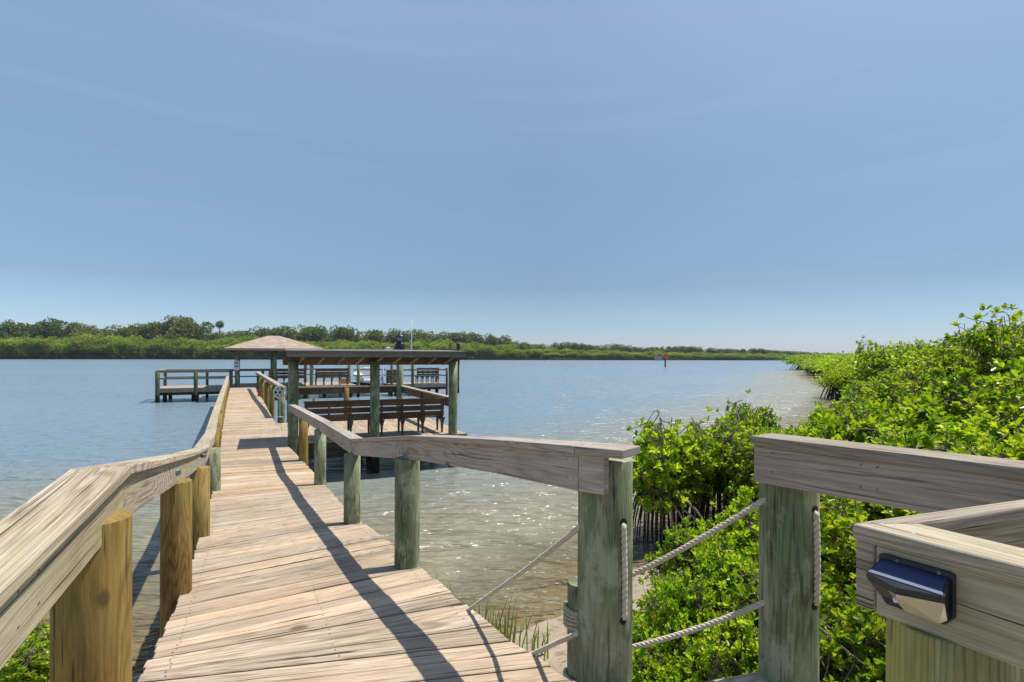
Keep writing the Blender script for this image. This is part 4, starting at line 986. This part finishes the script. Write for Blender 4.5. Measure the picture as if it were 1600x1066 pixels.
def bush_proto(name, nros, per, leafL, lobes, rad, mat, hgt, wide, twigs=True, low=-.1, sprig=.12, roots=0, leafspread=(.35, 1.25), trunkmat='twig', stem=1.0):
    """unit bush scaled to wide x hgt (metres), leaves in rosettes at the ends of twigs"""
    p, d, c, cs = crown_points(nros, lobes, rad, 1.0, .72, low)
    qz = np.quantile(p[:, 2], .985); p[:, 2] /= qz; c[:, 2] /= qz; cs[:, 2] /= qz
    sc = np.array([wide, wide, hgt]); P = p * sc; Cn = c * sc
    ax = norm(d * np.array([1, 1, .8]) + np.array([0, 0, .75]) + rng.normal(size=d.shape) * .25)
    P = P + ax * (rng.uniform(0, 1, len(P)) ** 5 * sprig * 3)[:, None]
    P[:, 2] *= hgt / (P[:, 2].max() * .5 + np.quantile(P[:, 2], .995) * .5)
    n = len(P); base = np.repeat(P, per, 0); A = np.repeat(ax, per, 0)
    ph = np.tile(np.arange(per) * 2.4, n) + np.repeat(rng.uniform(0, 6, n), per)
    el = np.tile(np.linspace(leafspread[0], leafspread[1], per), n) + rng.normal(size=n * per) * .15
    s1 = norm(np.cross(A, np.array([.3, .2, .9]) + rng.normal(size=A.shape) * .01)); s2 = np.cross(A, s1)
    D = A * np.cos(el)[:, None] + (s1 * np.cos(ph)[:, None] + s2 * np.sin(ph)[:, None]) * np.sin(el)[:, None]
    base = base - A * (el * leafL * .35)[:, None]
    L = leafL * rng.uniform(.5, 1.3, n * per) * np.repeat(rng.uniform(.8, 1.15, n), per); Wd = L * rng.uniform(.5, .68, n * per)
    clump = np.repeat(rng.uniform(0, 1, n), per)
    yl = np.repeat(rng.uniform(0, 1, n) < .10, per)
    rn = np.clip(.55 * clump + .45 * rng.uniform(0, 1, n * per), 0, .98); rn[yl] = np.maximum(rn[yl], .85); rn[rng.uniform(0, 1, n * per) < .003] = 1.0
    me = leaf_mesh(name + '_foliage', base, D, L, Wd, mat, rn)
    root = bpy.data.objects.new(name, None)
    fo = bpy.data.objects.new('foliage', me); fo.parent = root
    kids = [fo]
    if twigs:
        mb = MB(); S_ = sc
        for q in cs:
            cc = Vector((q[0] * S_[0], q[1] * S_[1], q[2] * S_[2])); b0 = Vector((q[0] * S_[0] * .35, q[1] * S_[1] * .35, low * hgt - .1))
            mb.tube([b0, b0.lerp(cc, .5) + Vector((rng.normal() * .06 * wide, rng.normal() * .06 * wide, 0)), cc], [.024 * wide * stem, .018 * wide * stem, .010 * wide * stem], n=5)
        sel = rng.choice(n, int(n * .5), replace=False)
        for i in sel:
            b = Vector(P[i]); a = Vector(Cn[i]) + Vector(rng.normal(size=3) * np.array([.10, .10, .16]) * wide); m_ = a.lerp(b, .5) + Vector(rng.normal(size=3) * .05 * wide)
            mb.tube([a, m_, b], [.010, .007, .004], n=3, ends=False)
        tm = mb.build('branches', M[trunkmat], None); COL.objects.unlink(tm); tm.parent = root; kids.append(tm)
    if roots:
        mb = MB()
        for k in range(roots):
            th = rng.uniform(0, 2 * math.pi); r0 = rng.uniform(.0, .30) * wide; r1 = r0 + rng.uniform(.1, .62) * wide * (1 if k % 3 else .3); h0 = rng.uniform(.0, .35) * hgt
            e = Vector((math.cos(th), math.sin(th), 0)); zb = -.75 if hgt > .7 else (low - .75) * hgt; sd = Vector((-e.y, e.x, 0)) * rng.normal() * .12
            q_ = rng.uniform(.6, 1.3)
            mb.tube([e * r0 + UP * h0, e * (r0 + (r1 - r0) * .35) + UP * (h0 * .9) + sd * .4, e * (r0 + (r1 - r0) * .75) + UP * (h0 * .35 + zb * .2) + sd, e * (r1 * .97) + UP * (zb * .6) + sd * 1.2, e * r1 + UP * zb + sd * 1.2], [.020 * q_, .018 * q_, .016 * q_, .013 * q_, .011 * q_], n=5)
        rm = mb.build('prop_roots', M['root'], None); COL.objects.unlink(rm); rm.parent = root; kids.append(rm)
    return root, kids
def place(proto, name, loc, scale, rz, label, cat, group=None):
    root, kids = proto
    r = bpy.data.objects.new(name, None); COL.objects.link(r); r.location = loc; r.rotation_euler = (0, 0, rz); r.scale = scale; r.empty_display_size = .1
    for k in kids:
        c = k.copy(); COL.objects.link(c); c.parent = r
    return tag(r, label, cat, group)

near = [bush_proto('near%d' % i, 1350, 9, .088, 17, .34, M['leaf'], 1.5, 1.0, low=-.45) for i in range(3)]
midb = [bush_proto('mid%d' % i, 4200, 7, .092, 30, .29, M['leaf'], 2.2, 1.5, low=-.5, stem=.5) for i in range(3)]
rooty = [bush_proto('rooty%d' % i, 1500, 8, .085, 20, .36, M['leaf'], 1.15, 1.0, low=-.12, roots=75) for i in range(2)]
sprig = [bush_proto('sprig%d' % i, 95, 11, .10, 7, .42, M['leaf'], .8, 1.0, low=-.1, sprig=.16, stem=.5) for i in range(2)]
G1 = 'mangrove bushes on the bank between the posts'; G2 = 'mangrove bushes massed on the right bank'; G3 = 'mangroves along the point on the right'
def bush_at(proto, x, y, top, r, label, group=None, name='mangrove_bush', hz=1.0, lowf=.45):
    """crown top height 'top' (world z); r radius"""
    g = max(gz(x, y), WATER)
    hgt = (top - g) / (1 + lowf)           # scale so that the bottom touches the ground
    k = hgt / (1.5 if proto in near else 2.2); rs = r / (1.0 if proto in near else 1.5)
    zc = top - hgt
    place(proto, name, (x, y, zc), (rs, rs, k), random.uniform(0, 6.28), label, 'bush', group)
L1 = 'bright green mangrove bush on the sand behind the rope, between the two rope posts'
for (X, Y, top, r) in ((1.55, 5.2, .12, .42), (1.95, 6.3, .28, .5), (1.25, 5.0, -.15, .3), (.92, 3.8, .20, .32), (1.32, 4.2, .48, .38), (1.78, 4.6, .62, .48), (1.05, 3.3, .05, .32), (1.52, 3.7, .50, .42), (2.3, 5.4, .80, .5), (.74, 3.3, -.1, .28), (1.15, 3.75, .12, .34), (1.0, 4.6, .0, .3)):
    bush_at(random.choice(near), X, Y, top, r, L1, G1)
L2 = 'leafy mangrove bush growing under the straight grey handrail on the right'
for (X, Y, top, r) in ((2.0, 3.7, .75, .6), (2.5, 3.3, .80, .6), (2.15, 2.95, .45, .4), (2.6, 4.4, 1.0, .75), (3.2, 3.6, 1.1, .8), (1.85, 3.15, .15, .4), (2.0, 2.2, .25, .45), (1.55, 2.0, .0, .35)):
    bush_at(random.choice(near), X, Y, top, r, L2, 'mangrove bushes under the right handrail')
L3 = 'dense bright green mangrove bush in the mass on the right bank'
mass = [(4.15, 8.8, 1.0, .75), (4.7, 8.4, 1.15, .8), (5.6, 9.0, 1.35, .9), (3.35, 6.2, 1.1, .8), (4.3, 6.0, 1.35, 1.0), (4.9, 4.9, 1.5, 1.0), (5.8, 6.4, 1.75, 1.1), (4.1, 7.6, 1.05, .8), (5.0, 7.8, 1.4, 1.0), (6.4, 8.0, 1.9, 1.2), (7.8, 7.9, 2.3, 1.3),
        (4.85, 9.3, .95, .95), (6.0, 9.8, 1.3, 1.0), (7.2, 10.0, 1.8, 1.1), (8.8, 10.0, 2.45, 1.4), (10.4, 10.6, 2.9, 1.5), (7.4, 12.2, 1.3, 1.1), (8.9, 12.6, 1.9, 1.3), (10.2, 12.8, 2.5, 1.5), (12.2, 13.2, 2.9, 1.6),
        (10.1, 15.6, 1.6, 1.2), (11.2, 16, 2.35, 1.6), (13.4, 16.4, 2.75, 1.7), (15.6, 17, 3.1, 1.8), (13.0, 19.6, 1.7, 1.4), (14.4, 20, 2.5, 1.8), (17, 20.6, 3.0, 2.0), (19.6, 21.4, 3.3, 2.0), (17.2, 24.8, 1.9, 1.6), (18.6, 25.2, 2.8, 2.1), (21.6, 26, 3.2, 2.2), (24.6, 27, 3.6, 2.3)]
for (X, Y, top, r) in mass:
    bush_at(random.choice(near if Y < 8.5 else midb), X, Y, top, r, L3, G2, lowf=.45)
# tall sprays standing above the mass
place(sprig[1], 'mangrove_bush', (8.3, 9.6, 2.25), (.85, .85, .95), 2.0, 'ragged mangrove top rising highest above the bushes at the right edge', 'bush')
place(sprig[0], 'mangrove_bush', (10.4, 16.3, 1.95), (.55, .55, .95), 1.0, 'small leafy tuft poking above the bank where the far shore meets the bushes', 'bush')
for q_, (X, Y, z_, sc_) in enumerate(((5.6, 9.4, 1.05, .5), (11.4, 13.4, 2.35, .6), (8.9, 12.8, 1.6, .5), (6.9, 8.2, 1.5, .5), (4.3, 6.3, 1.05, .4), (13.9, 16.6, 2.4, .6))):
    place(sprig[q_ % 2], 'mangrove_bush', (X, Y, z_), (sc_, sc_, sc_), q_ * 1.3, 'loose sprig of mangrove leaves standing out of the mass on the right bank', 'bush', 'mangrove sprigs above the right bank')
# clump with prop roots by the water
for (X, Y, top, r, lb_) in ((2.55, 9.5, 1.05, .72, 'left half of the mangrove clump on dark prop roots standing in the water'), (3.6, 9.9, 1.05, .8, 'right half of the mangrove clump on dark prop roots beside the handrail end')):
    g = WATER; zc = top - .75 * .98 * .95
    place(rooty[0 if X < 3 else 1], 'mangrove_clump', (X, Y, -.17), (r * 1.25, r * 1.25, 1.1), random.uniform(0, 6), lb_, 'bush')
place(rooty[1], 'mangrove_clump', (4.75, 11.3, -.1), (.75, .75, 1.2), 2.0, 'mangrove on the bank just behind the end of the grey handrail', 'bush')
pr_ = empty('dead_branch', (2.9, 9.2, -.8), 'pale bare branches leaning out of the prop roots of the clump', 'branch')
for a, b in (((1055, 765), (1120, 845)), ((1040, 775), (1082, 842)), ((1065, 795), (1100, 835)), ((1045, 770), (1052, 838))):
    mb = MB(); p0_ = px(*a, 9.0); p1_ = px(*b, 8.9); mb.tube([p0_, p0_.lerp(p1_, .5) + UP * .08, p1_], [.022, .018, .012], n=6); mb.build('branch', M['paleroot'], pr_)
# the point further out
L4 = 'olive green mangrove on dark roots along the point beyond the bank'
pts = [(24.5, 41, 1.6, 2.3), (27.5, 43.5, 2.4, 2.8), (31, 45, 2.9, 3.2), (28.5, 38, 2.6, 2.6), (25, 34, 2.4, 2.4), (22, 30.5, 1.6, 2.0), (29, 33, 3.4, 2.8), (32, 38, 3.6, 3.0), (34.5, 52, 2.6, 3.4), (38, 50, 3.2, 3.6), (38.5, 60, 2.2, 3.6), (43, 60, 3.0, 4.0), (42.5, 70, 2.2, 4.0), (47.5, 70, 3.0, 4.5), (47, 81, 2.1, 4.2), (53, 82, 2.8, 5), (51.5, 92, 2.0, 4.2), (58, 95, 2.6, 5), (60, 106, 2.2, 6), (67, 112, 2.5, 6), (36, 42, 3.8, 3.4), (42, 48, 4.0, 4), (50, 62, 3.9, 5), (70, 130, 3, 7), (80, 140, 3, 8)]
pointproto = [bush_proto('pt%d' % i, 4500, 5, .05, 30, .28, M['farleafnear'] if 'farleafnear' in M else M['leaf'], .62, 1.0, twigs=False, low=.02, roots=150) for i in range(2)]
for (X, Y, top, r) in pts:
    g = WATER; k = (top - g) / (.62 * 1.5)
    place(pointproto[random.randrange(2)], 'mangrove_tree', (X, Y, top - .62 * k), (r, r, k), random.uniform(0, 6), L4, 'bush', G3)
# plant at the lower left
place(near[2], 'leafy_plant', (-4.0, 4.75, -.60), (.33, .33, .28), 1.0, 'small green leafy plant in the lower left behind the nearest ochre post', 'plant')
place(near[0], 'leafy_plant', (-4.6, 5.1, -.65), (.35, .35, .25), 2.0, 'low green leafy plant on the pale sand at the bottom left edge', 'plant')

# marsh grass tufts
def tuft(x, y, n, h, spread, label):
    g = gz(x, y); vs = []; fs = []; rn = []
    for k in range(n):
        b = np.array([x + rng.normal() * spread, y + rng.normal() * spread, max(g, WATER - .1)]); th = rng.uniform(0, 6.28); ln = h * rng.uniform(.5, 1.1); lean = rng.uniform(.05, .35)
        e = np.array([math.cos(th), math.sin(th), 0]); sd = np.array([-e[1], e[0], 0]) * .009; i = len(vs)
        for q, w in ((0, 1), (.4, 1), (.75, .7)):
            c = b + e * lean * ln * q * q + np.array([0, 0, ln * q]); vs += [c - sd * w, c + sd * w]
        vs.append(b + e * lean * ln + np.array([0, 0, ln * .96])); fs += [[i, i + 1, i + 3, i + 2], [i + 2, i + 3, i + 5, i + 4], [i + 4, i + 5, i + 6]]; r_ = rng.uniform(); rn += [r_] * 3
    me = bpy.data.meshes.new('grass_tuft'); o_ = Vector((x, y, g)); me.from_pydata([tuple(Vector(v) - o_) for v in vs], [], fs)
    a = me.attributes.new('rnd', 'FLOAT', 'FACE'); a.data.foreach_set('value', rn); me.materials.append(M['grass'])
    o = bpy.data.objects.new('grass_tuft', me); o.location = o_; COL.objects.link(o); tag(o, label, 'grass', 'marsh grass tufts by the boardwalk')
tuft(-.05, 5.35, 34, .74, .08, 'tallest green grass tuft, beside the deck edge and the sloping rope')
tuft(-.28, 5.75, 22, .58, .10, 'wispy grass tuft behind the tallest tuft at the deck edge')
tuft(-.86, 6.7, 22, .50, .10, 'thin grass tuft standing in the shallows past the second green post')
tuft(.30, 5.6, 16, .36, .08, 'short sparse grass at the waterline between the two sloping ropes')

# ---------------------------------------------------------------- far shore
def far_proto(name, n, lobes, rad, mat, low=-.1, trunk=True, leaf=.085, shell=.7, twigh=.9):
    p, d, c, cs = crown_points(n, lobes, rad, 1.0, shell, low)
    D = norm(d + np.array([0, 0, .3]) + rng.normal(size=d.shape) * .6); L = leaf * rng.uniform(.6, 1.3, len(p))
    lob = rng.uniform(0, 1, 400); 
    me = leaf_mesh(name, p, D, L, L * .8, mat, np.clip(.35 * (np.sin(c[:, 0] * 17 + c[:, 1] * 23) * .5 + .5) + .6 * rng.uniform(0, 1, len(p)), 0, .97))
    root = bpy.data.objects.new(name, None); fo = bpy.data.objects.new('crown', me); fo.parent = root; kids = [fo]
    if trunk:
        mb = MB(); mb.tube([(0, 0, -1.0), (.03, 0, -.4), (0, .02, .2)], [.05, .04, .03], n=6)
        for q in cs[:7]: mb.tube([(0, 0, -.35), (q[0] * .5, q[1] * .5, q[2] * .4), (q[0], q[1], q[2])], [.03, .02, .01], n=5)
        tm = mb.build('trunk', M['trunk'], None); COL.objects.unlink(tm); tm.parent = root; kids.append(tm)
    return root, kids
fm = [far_proto('fm%d' % i, 3200, 26, .32, M['farleaf'], low=-.9, leaf=.09) for i in range(3)]
fo_ = [far_proto('fo%d' % i, 4200, 26, .34, M['oakleaf'], low=-.9, leaf=.105, shell=.75) for i in range(3)]
fd = [far_proto('fd%d' % i, 3200, 20, .34, M['darkleaf'], low=-.9, leaf=.10, shell=.75) for i in range(2)]
SHORE = lambda x: np.interp(x, [-300, 0, 400, 700, 960, 1300, 1500], [331, 331, 373, 404, 433, 490, 540])
def shore_y(x): return CY + (WATER * -1 + H) * F / SHORE(x) + (x - 800) * math.tan(ROLL)
TOP = ([-60, 0, 30, 60, 95, 130, 170, 200, 240, 262, 290, 320, 345, 380, 420, 450, 500, 560, 600, 640, 700, 740, 780, 800, 850, 880, 900, 930, 960, 1000, 1030, 1070, 1100, 1150, 1180, 1250, 1320, 1500],
       [505, 507, 502, 508, 499, 509, 514, 509, 509, 501, 496, 505, 521, 518, 512, 511, 510, 513, 515, 518, 520, 521, 527, 534, 540, 536, 535, 541, 538, 544, 542, 541, 544, 546, 545, 550, 553, 556])
BELT = ([-60, 0, 200, 400, 600, 740, 850, 1000, 1150, 1320, 1500], [527, 527, 527, 531, 533, 537, 547, 550, 553, 557, 559])
def belt_tree(protos, x, back, topy, wpx, name, label, cat, group, depthf=1.0):
    Y = float(SHORE(x)) + back; b = CY + (x - 800) * math.tan(ROLL)
    h = (b - topy) * Y / F + H; X = (x - 800) / F * Y; r = wpx * Y / F / 2
    place(random.choice(protos), name, (X, Y, h * .5 + .2), (r, r, h * .5), random.uniform(0, 6.28), label, cat, group)
x = -170
while x < 1400:       # mangrove belt on the waterline
    w = np.interp(x, [0, 700, 900, 1300], [42, 38, 25, 20]) * random.uniform(.8, 1.25)
    by = float(np.interp(x, *BELT))
    sy = shore_y(x)
    belt_tree(fm, x, 8, by + random.uniform(0, 12) * (sy - by) / 35, w, 'mangrove_tree', 'bright green mangrove in the belt along the far shore', 'tree', 'mangroves along the far shore')
    belt_tree(fm, x + w * .3, 18, by + random.uniform(-7, 4) * (sy - by) / 35, w * 1.1, 'mangrove_tree', 'bright green mangrove in the belt along the far shore', 'tree', 'mangroves along the far shore')
    x += w * .42
x = -170
while x < 1400:       # the higher woods behind
    w = np.interp(x, [0, 700, 900, 1300], [58, 48, 24, 17]) * random.uniform(.7, 1.2)
    ty = float(np.interp(x, *TOP)); lim = float(np.interp(x, *BELT))
    if 322 < x < 364: ty = max(ty, 520)
    pr = fo_ if random.random() < .6 else fd
    lab = 'grey-green broad-crowned oak in the woods behind the far mangroves' if pr is fo_ else 'dark green tree in the woods behind the far mangroves'
    belt_tree(pr, x, 34 + random.uniform(0, 14), ty + random.uniform(-.5, 3) * (lim - ty) / 20, w, 'oak_tree' if pr is fo_ else 'dark_tree', lab, 'tree', 'trees of the woods across the water' if pr is fo_ else 'dark trees of the woods across the water')
    x += w * .30
belt_tree(fo_, 282, 30, 498, 80, 'oak_tree', 'broad domed oak standing tallest on the far shore left of the palm', 'tree', None)
# palm
def palm(x, topy, label, s=1.0):
    Y = float(SHORE(x)) + 26; X = (x - 800) / F * Y; b = CY + (x - 800) * math.tan(ROLL); zt = (b - topy) * Y / F + H - 2.2 * s
    root = empty('palm_tree', (X, Y, 0), label, 'palm')
    mb = MB(); mb.tube([(X, Y, -1), (X + .2, Y, zt * .5), (X, Y, zt)], [.45, .38, .35], n=8); mb.build('trunk', M['trunk'], root)
    n = 240; d = norm(rng.normal(size=(n, 3))); d[:, 2] = d[:, 2] * .8 + .05; pos = d * (rng.uniform(.1, .75, n) * 2.2 * s)[:, None]; L = rng.uniform(1.3, 2.3, n) * s
    me = leaf_mesh('crown', pos + np.array([0, 0, zt]), d + np.array([0, 0, -.15]), L, L * .30, M['oakleaf'], rng.uniform(0, .9, n)); me.transform(__import__('mathutils').Matrix.Translation((0, 0, 0)))
    o = bpy.data.objects.new('crown', me); COL.objects.link(o); o.parent = root
palm(343, 502, 'single cabbage palm with a round head above the far woods left of the gazebo', 1.0)
palm(134, 517, 'low palm with a dark head in the far woods at the left', .8)

# ---------------------------------------------------------------- sea haze
hm = bpy.data.materials.new('haze_air'); hm.use_nodes = True; n = hm.node_tree.nodes; n.remove(n['Principled BSDF'])
pv = n.new('ShaderNodeVolumePrincipled'); pv.inputs['Color'].default_value = (.80, .88, 1.0, 1); pv.inputs['Density'].default_value = .00011; pv.inputs['Anisotropy'].default_value = .2
hm.node_tree.links.new(pv.outputs[0], n['Material Output'].inputs['Volume'])
mb = MB(); mb.box((0, 0, 20), (4100, 0, 0), (0, 5100, 0), (0, 0, 27), .5)
hz = mb.build('haze', hm); hz['kind'] = 'stuff'
